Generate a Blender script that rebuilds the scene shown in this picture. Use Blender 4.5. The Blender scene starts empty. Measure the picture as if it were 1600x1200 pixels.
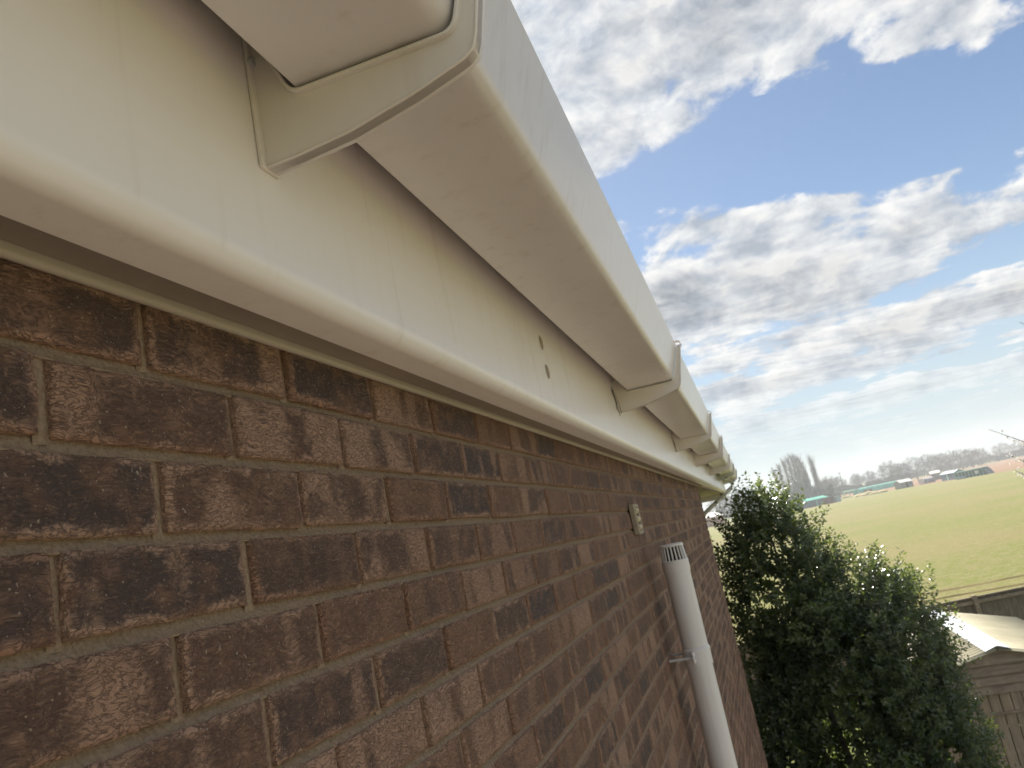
import bpy, bmesh, math, random
import numpy as np
from mathutils import Vector, Matrix, noise as mnoise

R = math.radians
scene = bpy.context.scene
COL = scene.collection
H = 4.9                                   # camera height above the garden

# ------------------------------------------------------------------ camera
CAM = Matrix(((0.93507502, 0.24775437, 0.25348072),
              (0.29507074, -0.14787579, -0.94396293),
              (-0.19638728, 0.9574709, -0.21138002)))
FPX = 1202.0                              # focal length in pixels of the 1600 px wide photo
cam_data = bpy.data.cameras.new('camera')
cam_data.sensor_width = 36.0
cam_data.lens = FPX / 1600.0 * 36.0
cam_data.clip_start = 0.01
cam_data.clip_end = 6000.0
cam_data.dof.use_dof = True
cam_data.dof.focus_distance = 0.85
cam_data.dof.aperture_fstop = 20.0
cam = bpy.data.objects.new('camera', cam_data)
COL.objects.link(cam)
mw = CAM.to_4x4()
mw.translation = Vector((0, 0, H))
cam.matrix_world = mw
scene.camera = cam

# ------------------------------------------------------------------ light, exposure
SUN_AZ, SUN_EL = -24.0, 46.0              # azimuth from +Y towards +X
SKY_STRENGTH = 0.050
scene.view_settings.view_transform = 'Standard'
scene.view_settings.look = 'None'
scene.view_settings.gamma = 1.0
scene.view_settings.use_curve_mapping = False
scene.view_settings.exposure = 1.13
scene.cycles.use_denoising = True
scene.cycles.use_adaptive_sampling = True
scene.cycles.adaptive_threshold = 0.02
scene.cycles.max_bounces = 6
scene.cycles.diffuse_bounces = 3
scene.cycles.glossy_bounces = 2
scene.cycles.transmission_bounces = 4
scene.cycles.volume_bounces = 1
scene.cycles.transparent_max_bounces = 8
scene.cycles.sample_clamp_indirect = 6.0

sdir = Vector((math.sin(R(SUN_AZ)) * math.cos(R(SUN_EL)), math.cos(R(SUN_AZ)) * math.cos(R(SUN_EL)), math.sin(R(SUN_EL))))
sun_data = bpy.data.lights.new('sun', 'SUN')
sun_data.energy = 5.0
sun_data.angle = R(0.53)
sun_data.color = (1.0, 0.94, 0.84)
sun = bpy.data.objects.new('sun', sun_data)
COL.objects.link(sun)
sun.location = (0, 0, 40)
sun.rotation_euler = (-sdir).to_track_quat('-Z', 'Y').to_euler()


# ------------------------------------------------------------------ node helper
class NB:
    def __init__(self, tree):
        self.t = tree
        self.n = tree.nodes
        self.l = tree.links

    def new(self, kind):
        return self.n.new(kind)

    def put(self, sock, v):
        if v is None:
            return
        if isinstance(v, bpy.types.NodeSocket):
            self.l.new(v, sock)
        else:
            if sock.type == 'RGBA' and isinstance(v, (tuple, list)) and len(v) == 3:
                v = (*v, 1.0)
            sock.default_value = v

    def math(self, op, a, b=None, c=None, clamp=False):
        n = self.new('ShaderNodeMath')
        n.operation = op
        n.use_clamp = clamp
        self.put(n.inputs[0], a)
        self.put(n.inputs[1], b)
        self.put(n.inputs[2], c)
        return n.outputs[0]

    def add(self, a, b): return self.math('ADD', a, b)
    def sub(self, a, b): return self.math('SUBTRACT', a, b)
    def mul(self, a, b): return self.math('MULTIPLY', a, b)

    def vmath(self, op, a, b=None, s=None):
        n = self.new('ShaderNodeVectorMath')
        n.operation = op
        self.put(n.inputs[0], a)
        if b is not None:
            self.put(n.inputs[1], b)
        if s is not None:
            self.put(n.inputs['Scale'], s)
        return n.outputs['Value'] if op in ('DOT_PRODUCT', 'LENGTH', 'DISTANCE') else n.outputs['Vector']

    def sep(self, v):
        n = self.new('ShaderNodeSeparateXYZ')
        self.put(n.inputs[0], v)
        return n.outputs

    def comb(self, x=0.0, y=0.0, z=0.0):
        n = self.new('ShaderNodeCombineXYZ')
        for i, v in enumerate((x, y, z)):
            self.put(n.inputs[i], v)
        return n.outputs[0]

    def step(self, v, a, b, lo=0.0, hi=1.0):
        n = self.new('ShaderNodeMapRange')
        n.interpolation_type = 'SMOOTHSTEP'
        for i, x in enumerate((v, a, b, lo, hi)):
            self.put(n.inputs[i], x)
        return n.outputs[0]

    def mix(self, f, a, b, mode='MIX'):
        n = self.new('ShaderNodeMix')
        n.data_type = 'RGBA'
        n.blend_type = mode
        self.put(n.inputs[0], f)
        self.put(n.inputs[6], a)
        self.put(n.inputs[7], b)
        return n.outputs[2]

    def noise(self, vec, scale=5.0, detail=3.0, rough=0.5, dist=0.0, out=0):
        n = self.new('ShaderNodeTexNoise')
        self.put(n.inputs['Vector'], vec)
        self.put(n.inputs['Scale'], scale)
        n.inputs['Detail'].default_value = detail
        n.inputs['Roughness'].default_value = rough
        n.inputs['Distortion'].default_value = dist
        return n.outputs[out]

    def attr(self, name, out='Vector'):
        n = self.new('ShaderNodeAttribute')
        n.attribute_name = name
        return n.outputs[out]

    def bump(self, h, strength=0.5, dist=0.01, normal=None):
        n = self.new('ShaderNodeBump')
        n.inputs['Strength'].default_value = strength
        n.inputs['Distance'].default_value = dist
        self.put(n.inputs['Height'], h)
        if normal is not None:
            self.put(n.inputs['Normal'], normal)
        return n.outputs[0]


# ------------------------------------------------------------------ sky with clouds
world = bpy.data.worlds.new('World')
scene.world = world
world.use_nodes = True
world.cycles.sampling_method = 'MANUAL'
world.cycles.sample_map_resolution = 512
nb = NB(world.node_tree)
bg = nb.n['Background']
tc = nb.new('ShaderNodeTexCoord')
d = tc.outputs['Generated']
sky = nb.new('ShaderNodeTexSky')
sky.sky_type = 'NISHITA'
sky.sun_disc = False
sky.sun_elevation = R(SUN_EL)
sky.sun_rotation = R(SUN_AZ)
sky.air_density = 1.0
sky.dust_density = 0.35
sky.ozone_density = 2.0
dx, dy, dz = nb.sep(d)[0:3]
zz = nb.math('MAXIMUM', dz, 0.02)
px = nb.math('DIVIDE', dx, zz)
py = nb.math('DIVIDE', dy, zz)
P = nb.comb(px, py, 0.0)


def ellipse(cx, cy, rx, ry, tilt=0.0):
    ax = nb.sub(px, cx)
    ay = nb.sub(py, cy)
    c_, s_ = math.cos(tilt), math.sin(tilt)
    u = nb.add(nb.mul(ax, c_ / rx), nb.mul(ay, s_ / rx))
    v = nb.add(nb.mul(ax, -s_ / ry), nb.mul(ay, c_ / ry))
    r = nb.math('SQRT', nb.add(nb.mul(u, u), nb.mul(v, v)))
    return nb.sub(1.0, r)                 # >0 inside


# cumulus banks seen over the field, and a broken layer over the rest of the sky
cov = nb.mul(ellipse(-0.15, 0.80, 1.25, 1.42), 1.25)
cov = nb.math('MAXIMUM', cov, nb.mul(ellipse(0.25, 3.85, 1.25, 1.12), 1.05))
cov = nb.math('MAXIMUM', cov, nb.mul(ellipse(2.1, 5.9, 2.6, 0.95, 0.16), 0.8))
cov = nb.math('MAXIMUM', cov, nb.mul(ellipse(0.6, 7.2, 2.2, 1.2), 0.55))
cov = nb.math('MAXIMUM', cov, nb.mul(ellipse(2.0, 10.6, 5.0, 1.5), 0.5))
wide = nb.noise(P, 0.55, 2.0, 0.5)
cov = nb.math('MAXIMUM', cov, nb.mul(nb.sub(wide, 0.49), 2.4))
gap = nb.math('MAXIMUM', ellipse(0.75, 2.45, 1.15, 0.46, 0.22), 0.0)
gap = nb.add(gap, nb.math('MAXIMUM', ellipse(1.30, 1.80, 0.55, 0.65), 0.0))
cov = nb.sub(cov, nb.mul(nb.math('MINIMUM', gap, 0.4), 1.6))
cov = nb.math('MAXIMUM', cov, -0.6)
cov = nb.math('MINIMUM', cov, 0.5)


def field(off, doff):
    q = nb.vmath('ADD', P, off)
    low = nb.noise(q, 1.9, 3.0, 0.55)
    v = nb.vmath('MULTIPLY', nb.vmath('ADD', d, doff), (1.0, 1.0, 1.5))
    w = nb.noise(v, 9.0, 2.0, 0.5, out=1)
    v = nb.vmath('ADD', v, nb.vmath('SCALE', nb.vmath('SUBTRACT', w, (0.5, 0.5, 0.5)), s=0.05))
    puff = nb.noise(v, 13.0, 7.0, 0.58)
    return nb.add(nb.mul(low, 0.42), nb.mul(puff, 0.58))


n0 = field((0, 0, 0), (0, 0, 0))
so = Vector((sdir.x / sdir.z, sdir.y / sdir.z, 0)).normalized() * -1.0
# light comes from the sun's side of every cloud
n1 = field((so.x * 0.06, so.y * 0.06, 0), tuple(sdir * 0.022))
raw = nb.add(cov, nb.mul(nb.sub(n0, 0.5), 2.3))
dens = nb.step(raw, -0.02, 0.20)
lit = nb.math('ADD', 0.52, nb.mul(nb.sub(n0, n1), 5.0), clamp=True)
core = nb.step(raw, 0.18, 0.85)
lum = nb.sub(nb.add(0.62, nb.mul(lit, 0.52)), nb.mul(core, 0.30))
glow = nb.math('POWER', nb.math('MAXIMUM', nb.vmath('DOT_PRODUCT', d, tuple(sdir)), 0.0), 18.0)
lum = nb.mul(lum, nb.add(1.0, nb.mul(glow, 0.45)))
cl = nb.mix(lit, (0.80, 0.88, 1.0), (1.0, 0.985, 0.96))
cl = nb.vmath('SCALE', cl, s=nb.mul(lum, 0.40))
base = nb.vmath('SCALE', sky.outputs[0], s=SKY_STRENGTH)
# thin milky air towards the horizon
milk = nb.step(dz, 0.02, 0.30, 0.75, 0.0)
base = nb.mix(milk, base, (0.245, 0.29, 0.325))
fade = nb.step(dz, 0.035, 0.16, 0.25, 0.97)
skycol = nb.mix(nb.mul(dens, fade), base, cl)
ground_ = nb.step(dz, -0.03, 0.0)
skycol = nb.mix(ground_, (0.10, 0.11, 0.07), skycol)
nb.l.new(skycol, bg.inputs['Color'])
bg.inputs['Strength'].default_value = 1.0


# ------------------------------------------------------------------ picking helpers (pixel -> point)
def ray(u, v):
    c = Vector(((u - 800) / FPX, -(v - 600) / FPX, -1.0))
    return CAM @ c


def at_y(u, v, y):
    r = ray(u, v)
    p = r * (y / r.y)
    return Vector((p.x, p.y, p.z + H))


def at_ground(u, v, z=0.0):
    r = ray(u, v)
    p = r * ((z - H) / r.z)
    return Vector((p.x, p.y, z))


def project(p):
    q = CAM.transposed() @ (Vector(p) - Vector((0, 0, H)))
    if q.z > -1e-4:
        return None
    return 800 + FPX * q.x / -q.z, 600 - FPX * q.y / -q.z


# ------------------------------------------------------------------ mesh helpers
class MB:
    def __init__(self):
        self.v, self.f, self.m = [], [], []

    def quad_grid(self, rows, closed=False, mi=0):
        base_ = len(self.v)
        n = len(rows[0])
        for r in rows:
            self.v += [tuple(p) for p in r]
        for i in range(len(rows) - 1):
            for j in range(n if closed else n - 1):
                a = base_ + i * n + j
                b = base_ + i * n + (j + 1) % n
                self.f.append((a, b, b + n, a + n))
                self.m.append(mi)
        return self

    def face(self, pts, mi=0):
        b = len(self.v)
        self.v += [tuple(p) for p in pts]
        self.f.append(tuple(range(b, b + len(pts))))
        self.m.append(mi)
        return self

    def box(self, lo, hi, mi=0):
        x0, y0, z0 = lo
        x1, y1, z1 = hi
        b = len(self.v)
        self.v += [(x0, y0, z0), (x1, y0, z0), (x1, y1, z0), (x0, y1, z0), (x0, y0, z1), (x1, y0, z1), (x1, y1, z1), (x0, y1, z1)]
        for q in ((3, 2, 1, 0), (4, 5, 6, 7), (0, 1, 5, 4), (1, 2, 6, 5), (2, 3, 7, 6), (3, 0, 4, 7)):
            self.f.append(tuple(b + i for i in q))
            self.m.append(mi)
        return self

    def prism(self, poly, y0, y1, mi=0):
        """closed (x, z) outline pushed along y"""
        b = len(self.v)
        n = len(poly)
        self.v += [(x, y0, z) for x, z in poly] + [(x, y1, z) for x, z in poly]
        for i in range(n):
            j = (i + 1) % n
            self.f.append((b + i, b + j, b + n + j, b + n + i))
            self.m.append(mi)
        self.f.append(tuple(b + i for i in reversed(range(n))))
        self.f.append(tuple(b + n + i for i in range(n)))
        self.m += [mi, mi]
        return self

    def tube(self, pts, radii, sides=8, cap=True, mi=0):
        pts = [Vector(p) for p in pts]
        rows = []
        for i, p in enumerate(pts):
            t = (pts[min(i + 1, len(pts) - 1)] - pts[max(i - 1, 0)])
            if t.length < 1e-9:
                t = Vector((0, 0, 1))
            t.normalize()
            a = Vector((0, 0, 1)) if abs(t.z) < 0.9 else Vector((1, 0, 0))
            u = t.cross(a).normalized()
            w = t.cross(u)
            r = radii[i] if isinstance(radii, (list, tuple)) else radii
            rows.append([p + (u * math.cos(2 * math.pi * k / sides) + w * math.sin(2 * math.pi * k / sides)) * r for k in range(sides)])
        b = len(self.v)
        self.quad_grid(rows, closed=True, mi=mi)
        if cap:
            n = len(rows)
            self.f.append(tuple(b + i for i in reversed(range(sides))))
            self.f.append(tuple(b + (n - 1) * sides + i for i in range(sides)))
            self.m += [mi, mi]
        return self

    def build(self, name, material, parent=None, smooth=False, bevel=0.0, seg=2, angle=35):
        me = bpy.data.meshes.new(name)
        me.from_pydata(self.v, [], self.f)
        mats = material if isinstance(material, (list, tuple)) else [material]
        for m_ in mats:
            me.materials.append(m_)
        if len(mats) > 1:
            me.polygons.foreach_set('material_index', self.m)
        bm = bmesh.new()
        bm.from_mesh(me)
        bmesh.ops.remove_doubles(bm, verts=bm.verts, dist=1e-6)
        bmesh.ops.recalc_face_normals(bm, faces=bm.faces)
        if bevel > 0:
            es = [e for e in bm.edges if len(e.link_faces) == 2 and e.calc_face_angle(0) > R(angle)]
            bmesh.ops.bevel(bm, geom=es, offset=bevel, segments=seg, profile=0.5, affect='EDGES', clamp_overlap=True)
        bm.to_mesh(me)
        bm.free()
        if smooth:
            me.shade_smooth()
            try:
                me.set_sharp_from_angle(angle=R(angle))
            except Exception:
                pass
        o = bpy.data.objects.new(name, me)
        COL.objects.link(o)
        if parent is not None:
            o.parent = parent
        return o


def raw_mesh(name, verts, faces, material, parent=None, attrs=None, smooth=False):
    me = bpy.data.meshes.new(name)
    me.from_pydata(verts, [], faces)
    me.materials.append(material)
    if attrs:
        for k, (kind, vals) in attrs.items():
            a = me.attributes.new(k, kind, 'POINT')
            a.data.foreach_set('vector' if kind == 'FLOAT_VECTOR' else 'value', np.asarray(vals, dtype=np.float32).ravel())
    if smooth:
        me.shade_smooth()
    o = bpy.data.objects.new(name, me)
    COL.objects.link(o)
    if parent is not None:
        o.parent = parent
    return o


def empty(name, loc=(0, 0, 0)):
    o = bpy.data.objects.new(name, None)
    o.location = loc
    o.empty_display_size = 0.2
    COL.objects.link(o)
    return o


def tag(o, label=None, category=None, group=None, kind=None):
    if label:
        o['label'] = label
    if category:
        o['category'] = category
    if group:
        o['group'] = group
    if kind:
        o['kind'] = kind
    return o


def keep(o, parent):
    """parent a mesh built in world coordinates"""
    o.parent = parent
    o.matrix_parent_inverse = Matrix.Translation(-Vector(parent.location))
    return o


# ------------------------------------------------------------------ materials
def new_mat(name):
    m = bpy.data.materials.new(name)
    m.use_nodes = True
    return m, NB(m.node_tree), m.node_tree.nodes['Principled BSDF']


def pos(nb_):
    return nb_.new('ShaderNodeNewGeometry').outputs['Position']


def simple(name, c0, c1, scale=8.0, rough=0.6, bump=0.0, bscale=60.0, bdist=0.002, detail=4.0, stretch=None, spec=0.5):
    m, n, b = new_mat(name)
    p = n.new('ShaderNodeTexCoord').outputs['Object']
    if stretch:
        p = n.vmath('MULTIPLY', p, stretch)
    f = n.noise(p, scale, detail, 0.6)
    f = n.step(f, 0.3, 0.7)
    n.put(b.inputs['Base Color'], n.mix(f, c0, c1))
    b.inputs['Roughness'].default_value = rough
    b.inputs['Specular IOR Level'].default_value = spec
    if bump > 0:
        h = n.noise(p, bscale, 5.0, 0.6)
        n.put(b.inputs['Normal'], n.bump(h, bump, bdist))
    return m


def mat_brick():
    m, n, b = new_mat('brick_face')
    loc = n.attr('loc')
    oi = n.new('ShaderNodeObjectInfo')
    rnd = n.vmath('ADD', oi.outputs['Color'], n.attr('rnd'))
    rx, ry, rz = n.sep(rnd)[0:3]
    lx, ly, lz = n.sep(loc)[0:3]
    q = n.vmath('ADD', loc, n.vmath('SCALE', rnd, s=37.0))
    # drag-wired face: relief stretched along the brick, torn into short wavy creases
    wob = n.noise(q, 38.0, 1.0, 0.5, out=1)
    qw = n.vmath('ADD', n.vmath('MULTIPLY', q, (1.0, 0.36, 1.0)), n.vmath('SCALE', n.vmath('SUBTRACT', wob, (0.5, 0.5, 0.5)), s=0.013))
    drag = n.noise(qw, 300.0, 4.0, 0.66)
    tear = n.math('ABSOLUTE', n.sub(n.noise(n.vmath('ADD', qw, (3.1, 5.7, 1.9)), 240.0, 3.0, 0.6), 0.5))
    tear = n.step(tear, 0.0, 0.05)                    # 0 in a crease
    fine = n.noise(q, 620.0, 2.0, 0.6)
    big = n.noise(q, 26.0, 3.0, 0.55)
    patch = n.noise(n.vmath('ADD', q, (9.0, 2.0, 4.0)), 55.0, 3.0, 0.6)
    mid = drag
    # kiss marks: upright paler and darker bands with soft, broken borders
    band = n.noise(n.comb(n.mul(rz, 9.0), n.add(n.mul(ly, 13.0), n.mul(rx, 61.0)), n.add(n.mul(lz, 5.0), n.mul(ry, 23.0))), 1.0, 1.0, 0.4)
    band = n.add(band, n.add(n.mul(n.sub(mid, 0.5), 0.16), n.mul(n.sub(patch, 0.5), 0.22)))
    band = n.step(n.add(band, n.mul(n.sub(rz, 0.5), 0.34)), 0.46, 0.62)
    edge = n.math('MINIMUM', n.sub(0.108, n.math('ABSOLUTE', ly)), n.sub(0.0335, n.math('ABSOLUTE', lz)))
    edge = n.add(edge, n.add(n.mul(n.sub(mid, 0.5), 0.022), n.mul(n.sub(big, 0.5), 0.034)))
    em = n.step(edge, 0.000, 0.0095, 0.95, 0.0)
    dark = n.mix(ry, (0.108, 0.068, 0.056), (0.190, 0.104, 0.070))
    dark = n.mix(n.step(rz, 0.06, 0.28, 0.9, 0.0), dark, (0.078, 0.056, 0.055))
    dark = n.mix(n.step(big, 0.46, 0.70, 0.0, 0.75), dark, (0.235, 0.130, 0.086))
    tan_ = n.mix(rx, (0.330, 0.178, 0.116), (0.450, 0.285, 0.205))
    f = n.math('MAXIMUM', n.mul(band, n.step(rx, 0.1, 0.7, 0.40, 0.9)), em)
    col = n.mix(f, dark, tan_)
    col = n.mix(n.step(drag, 0.30, 0.50, 0.38, 0.0), col, (0.060, 0.040, 0.032))
    col = n.mix(n.step(drag, 0.52, 0.72, 0.0, 0.45), col, (0.420, 0.265, 0.180))
    col = n.mix(n.step(tear, 0.0, 1.0, 0.38, 0.0), col, (0.050, 0.034, 0.028))
    grit = n.step(n.noise(q, 330.0, 0.0, 0.5), 0.780, 0.80)
    col = n.mix(n.mul(grit, 0.55), col, (0.55, 0.47, 0.36))
    n.put(b.inputs['Base Color'], col)
    b.inputs['Roughness'].default_value = 0.80
    b.inputs['Specular IOR Level'].default_value = 0.35
    h = n.add(n.mul(tear, n.add(0.12, n.mul(f, 0.22))), n.add(n.mul(fine, 0.12), n.mul(drag, 1.0)))
    n.put(b.inputs['Normal'], n.bump(h, 1.0, 0.0050))
    return m


def mat_pvc(name, c0=(0.74, 0.72, 0.68), c1=(0.70, 0.655, 0.58), rough=0.34, dirt=0.35):
    m, n, b = new_mat(name)
    p = pos(n)
    f = n.noise(n.vmath('MULTIPLY', p, (5.0, 1.6, 5.0)), 1.2, 3.0, 0.55)
    col = n.mix(n.step(f, 0.35, 0.75), c0, c1)
    sp = n.noise(p, 130.0, 3.0, 0.6)
    col = n.mix(n.mul(n.step(sp, 0.70, 0.76), dirt), col, (0.30, 0.25, 0.18))
    run = n.noise(n.vmath('MULTIPLY', p, (30.0, 34.0, 1.6)), 1.0, 4.0, 0.65)
    col = n.mix(n.step(run, 0.52, 0.80, 0.0, 0.28), col, (0.46, 0.37, 0.27))
    n.put(b.inputs['Base Color'], col)
    b.inputs['Roughness'].default_value = rough
    b.inputs['Specular IOR Level'].default_value = 0.45
    return m


def mat_field():
    m, n, b = new_mat('young_crop')
    p = pos(n)
    # drilled rows, patches of bare earth, paler and greener swathes
    a = n.noise(n.vmath('MULTIPLY', p, (0.6, 1.0, 1.0)), 0.05, 4.0, 0.6)
    c = n.noise(p, 1.6, 6.0, 0.68)
    e = n.noise(n.vmath('MULTIPLY', p, (0.22, 1.0, 1.0)), 0.5, 4.0, 0.6)
    t = n.noise(p, 9.0, 4.0, 0.7)
    col = n.mix(n.step(a, 0.40, 0.58), (0.158, 0.178, 0.040), (0.212, 0.184, 0.074))
    col = n.mix(n.step(c, 0.42, 0.62, 0.0, 0.8), col, (0.250, 0.212, 0.108))
    col = n.mix(n.step(t, 0.45, 0.62, 0.0, 0.7), col, (0.095, 0.110, 0.030))
    col = n.mix(n.step(e, 0.56, 0.70, 0.0, 0.5), col, (0.195, 0.145, 0.085))
    n.put(b.inputs['Base Color'], col)
    b.inputs['Roughness'].default_value = 0.9
    b.inputs['Specular IOR Level'].default_value = 0.1
    n.put(b.inputs['Normal'], n.bump(n.noise(p, 6.0, 5.0, 0.7), 0.9, 0.12))
    return m


def mat_earth(name, c0, c1):
    m, n, b = new_mat(name)
    p = pos(n)
    a = n.noise(n.vmath('MULTIPLY', p, (0.15, 1.0, 1.0)), 0.07, 4.0, 0.6)
    col = n.mix(n.step(a, 0.35, 0.65), c0, c1)
    c = n.noise(p, 0.8, 5.0, 0.7)
    col = n.mix(n.step(c, 0.4, 0.7, 0.0, 0.4), col, tuple(x * 0.65 for x in c0))
    n.put(b.inputs['Base Color'], col)
    b.inputs['Roughness'].default_value = 0.95
    b.inputs['Specular IOR Level'].default_value = 0.1
    return m


def mat_wood(name, c0, c1, axis='z'):
    m, n, b = new_mat(name)
    oi = n.new('ShaderNodeObjectInfo')
    p = n.vmath('ADD', pos(n), n.comb(n.mul(oi.outputs['Random'], 31.0), n.mul(oi.outputs['Random'], 17.0), n.mul(oi.outputs['Random'], 53.0)))
    st = (9.0, 9.0, 0.9) if axis == 'z' else (0.9, 9.0, 9.0)
    g = n.noise(n.vmath('MULTIPLY', p, st), 3.0, 6.0, 0.65, 0.4)
    blot = n.noise(p, 4.0, 3.0, 0.5)
    col = n.mix(n.step(g, 0.32, 0.68), c0, c1)
    col = n.mix(n.step(blot, 0.50, 0.72, 0.0, 0.5), col, tuple(x * 1.5 for x in c1))
    col = n.mix(n.mul(oi.outputs['Random'], 0.35), col, tuple(x * 0.55 for x in c0))
    n.put(b.inputs['Base Color'], col)
    b.inputs['Roughness'].default_value = 0.8
    b.inputs['Specular IOR Level'].default_value = 0.25
    n.put(b.inputs['Normal'], n.bump(g, 0.4, 0.004))
    return m


def mat_leaf(name, c0, c1, ct, trans=0.3, rough=0.33):
    m, n, b = new_mat(name)
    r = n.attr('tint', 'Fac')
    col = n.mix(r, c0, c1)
    n.put(b.inputs['Base Color'], col)
    b.inputs['Roughness'].default_value = rough
    b.inputs['Specular IOR Level'].default_value = 0.55
    tr = n.new('ShaderNodeBsdfTranslucent')
    n.put(tr.inputs['Color'], n.mix(r, ct, tuple(min(1, x * 1.4) for x in ct)))
    mx = n.new('ShaderNodeMixShader')
    mx.inputs[0].default_value = trans
    n.l.new(b.outputs[0], mx.inputs[1])
    n.l.new(tr.outputs[0], mx.inputs[2])
    out = n.n['Material Output']
    n.l.new(mx.outputs[0], out.inputs['Surface'])
    return m


M_BRICK = mat_brick()
M_MORTAR = simple('mortar', (0.245, 0.172, 0.118), (0.345, 0.258, 0.182), 220.0, 0.95, 1.0, 420.0, 0.0022, spec=0.15)
M_FASCIA = mat_pvc('fascia_plastic', (0.85, 0.805, 0.775), (0.83, 0.775, 0.73), 0.30, 0.02)
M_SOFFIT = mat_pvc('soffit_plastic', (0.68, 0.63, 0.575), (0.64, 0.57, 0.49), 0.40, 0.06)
M_STRIP = mat_pvc('shaded_soffit_strip', (0.27, 0.225, 0.18), (0.34, 0.285, 0.23), 0.5, 0.4)  # white plastic darkened: the eave's shade is put into the colour
M_BEAD = mat_pvc('soffit_bead_plastic', (0.42, 0.37, 0.31), (0.47, 0.42, 0.36), 0.4, 0.1)  # darkened along with the strip, eave shade in the colour
M_GUTTER = mat_pvc('gutter_plastic', (0.74, 0.705, 0.69), (0.71, 0.665, 0.63), 0.25, 0.03)
M_BRACKET = mat_pvc('bracket_plastic', (0.78, 0.73, 0.685), (0.75, 0.685, 0.62), 0.36, 0.10)
M_PIPE = mat_pvc('pipe_plastic', (0.72, 0.70, 0.71), (0.69, 0.67, 0.67), 0.38, 0.1)
M_DARK = simple('dark_void', (0.02, 0.018, 0.016), (0.03, 0.027, 0.024), 30.0, 0.9)
M_SEAL = simple('rubber_seal', (0.03, 0.03, 0.03), (0.05, 0.045, 0.04), 30.0, 0.7)
M_VENT = simple('cream_vent', (0.44, 0.36, 0.23), (0.54, 0.46, 0.31), 60.0, 0.6, 0.3, 300.0)
M_VENTF = simple('vent_frame', (0.30, 0.25, 0.19), (0.38, 0.32, 0.25), 60.0, 0.7)
M_STEEL = simple('galvanised_steel', (0.45, 0.45, 0.46), (0.60, 0.60, 0.62), 40.0, 0.4)
M_TILE = simple('roof_tile', (0.11, 0.065, 0.05), (0.17, 0.09, 0.065), 12.0, 0.85, 0.5, 90.0)
M_FIELD = mat_field()
M_PLOUGH = mat_earth('ploughed_earth', (0.20, 0.118, 0.072), (0.245, 0.150, 0.092))
M_FURROW = mat_earth('furrow_earth', (0.125, 0.095, 0.045), (0.165, 0.135, 0.06))
M_MARGIN = mat_earth('field_margin', (0.16, 0.165, 0.055), (0.22, 0.20, 0.09))
M_LAWN = mat_earth('lawn', (0.075, 0.105, 0.03), (0.12, 0.13, 0.045))
M_PAVING = simple('bounce_paving', (0.255, 0.20, 0.165), (0.315, 0.25, 0.205), 3.0, 0.85, 0.4, 60.0)
M_FENCE = mat_wood('weathered_fence_wood', (0.125, 0.100, 0.070), (0.215, 0.175, 0.125))
M_RAIL = mat_wood('fence_rail_wood', (0.21, 0.165, 0.115), (0.32, 0.255, 0.180), 'x')
M_SHED = mat_wood('shed_board_wood', (0.300, 0.215, 0.160), (0.430, 0.325, 0.250))
M_SHEDH = mat_wood('shed_gable_wood', (0.250, 0.182, 0.138), (0.400, 0.300, 0.235), 'x')
M_SHEET = simple('cream_roof_sheet', (0.42, 0.385, 0.27), (0.50, 0.46, 0.335), 2.0, 0.6, spec=0.25)
M_CAP = simple('white_ridge_cap', (0.50, 0.53, 0.58), (0.56, 0.59, 0.63), 3.0, 0.65, spec=0.15)
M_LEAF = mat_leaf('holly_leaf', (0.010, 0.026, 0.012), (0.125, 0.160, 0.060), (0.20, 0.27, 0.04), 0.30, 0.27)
M_BARK = simple('bark', (0.06, 0.048, 0.036), (0.11, 0.09, 0.07), 20.0, 0.9, 0.6, 80.0, 0.01)
M_TWIG = simple('grey_twig', (0.105, 0.082, 0.066), (0.165, 0.132, 0.108), 2.0, 0.95, spec=0.1)
M_BUSHF = simple('far_hedge_twig', (0.055, 0.055, 0.040), (0.095, 0.085, 0.068), 1.0, 0.95, spec=0.1)
M_BLOSSOM = mat_leaf('blossom_petal', (0.74, 0.70, 0.68), (0.80, 0.78, 0.74), (0.7, 0.66, 0.62), 0.35, 0.6)

# ================================================================== setting
def sheet(name, pts, z, m, kind='structure'):
    o = MB().face([(x, y, z) for x, y in pts]).build(name, m)
    return tag(o, kind=kind)


sheet('ground', [(-2500, -1500), (2500, -1500), (2500, 3200), (-2500, 3200)], -0.03, M_MARGIN)
sheet('field', [(-700, 16.0), (6.0, 21.9), (400, 105.0), (400, 262.0), (66, 243), (52, 292), (14, 306), (-60, 420), (-700, 420)], -0.012, M_FIELD)
sheet('ploughed_field', [(66.3, 243.2), (400.5, 262.2), (700, 700), (190, 640), (46, 520), (40, 340), (52.3, 292.4)], -0.006, M_PLOUGH)
sheet('lawn', [(-30, -16), (30, -16), (30, 28.0), (5.44, 21.6), (-30, 11.2)], 0.0, M_LAWN)
sheet('bounce_patio', [(-0.5, -8), (9.0, -8), (9.0, 8.2), (-0.5, 8.2)], 0.006, M_PAVING)  # unseen; added and enlarged to bounce warm light up at the eave

# slabs on the unseen sheet added for warm bounce light
bounce_patio = bpy.data.objects['bounce_patio']
rs = random.Random(3)
slab = MB().box((-0.296, -0.296, 0), (0.296, 0.296, 0.03)).build('slab', M_PAVING, bounce_patio, bevel=0.006, seg=1)
slab_me = slab.data
first = True
for i in range(15):
    for j in range(20):
        o = slab if first else slab.copy()
        if not first:
            COL.objects.link(o)
            o.parent = bounce_patio
        first = False
        o.location = (-0.17 + 0.61 * i + 0.01, -6.9 + 0.61 * j, 0.006 + rs.uniform(0, 0.003))
        if o.location.y > 7.9:
            o.location.y = 7.88

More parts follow.
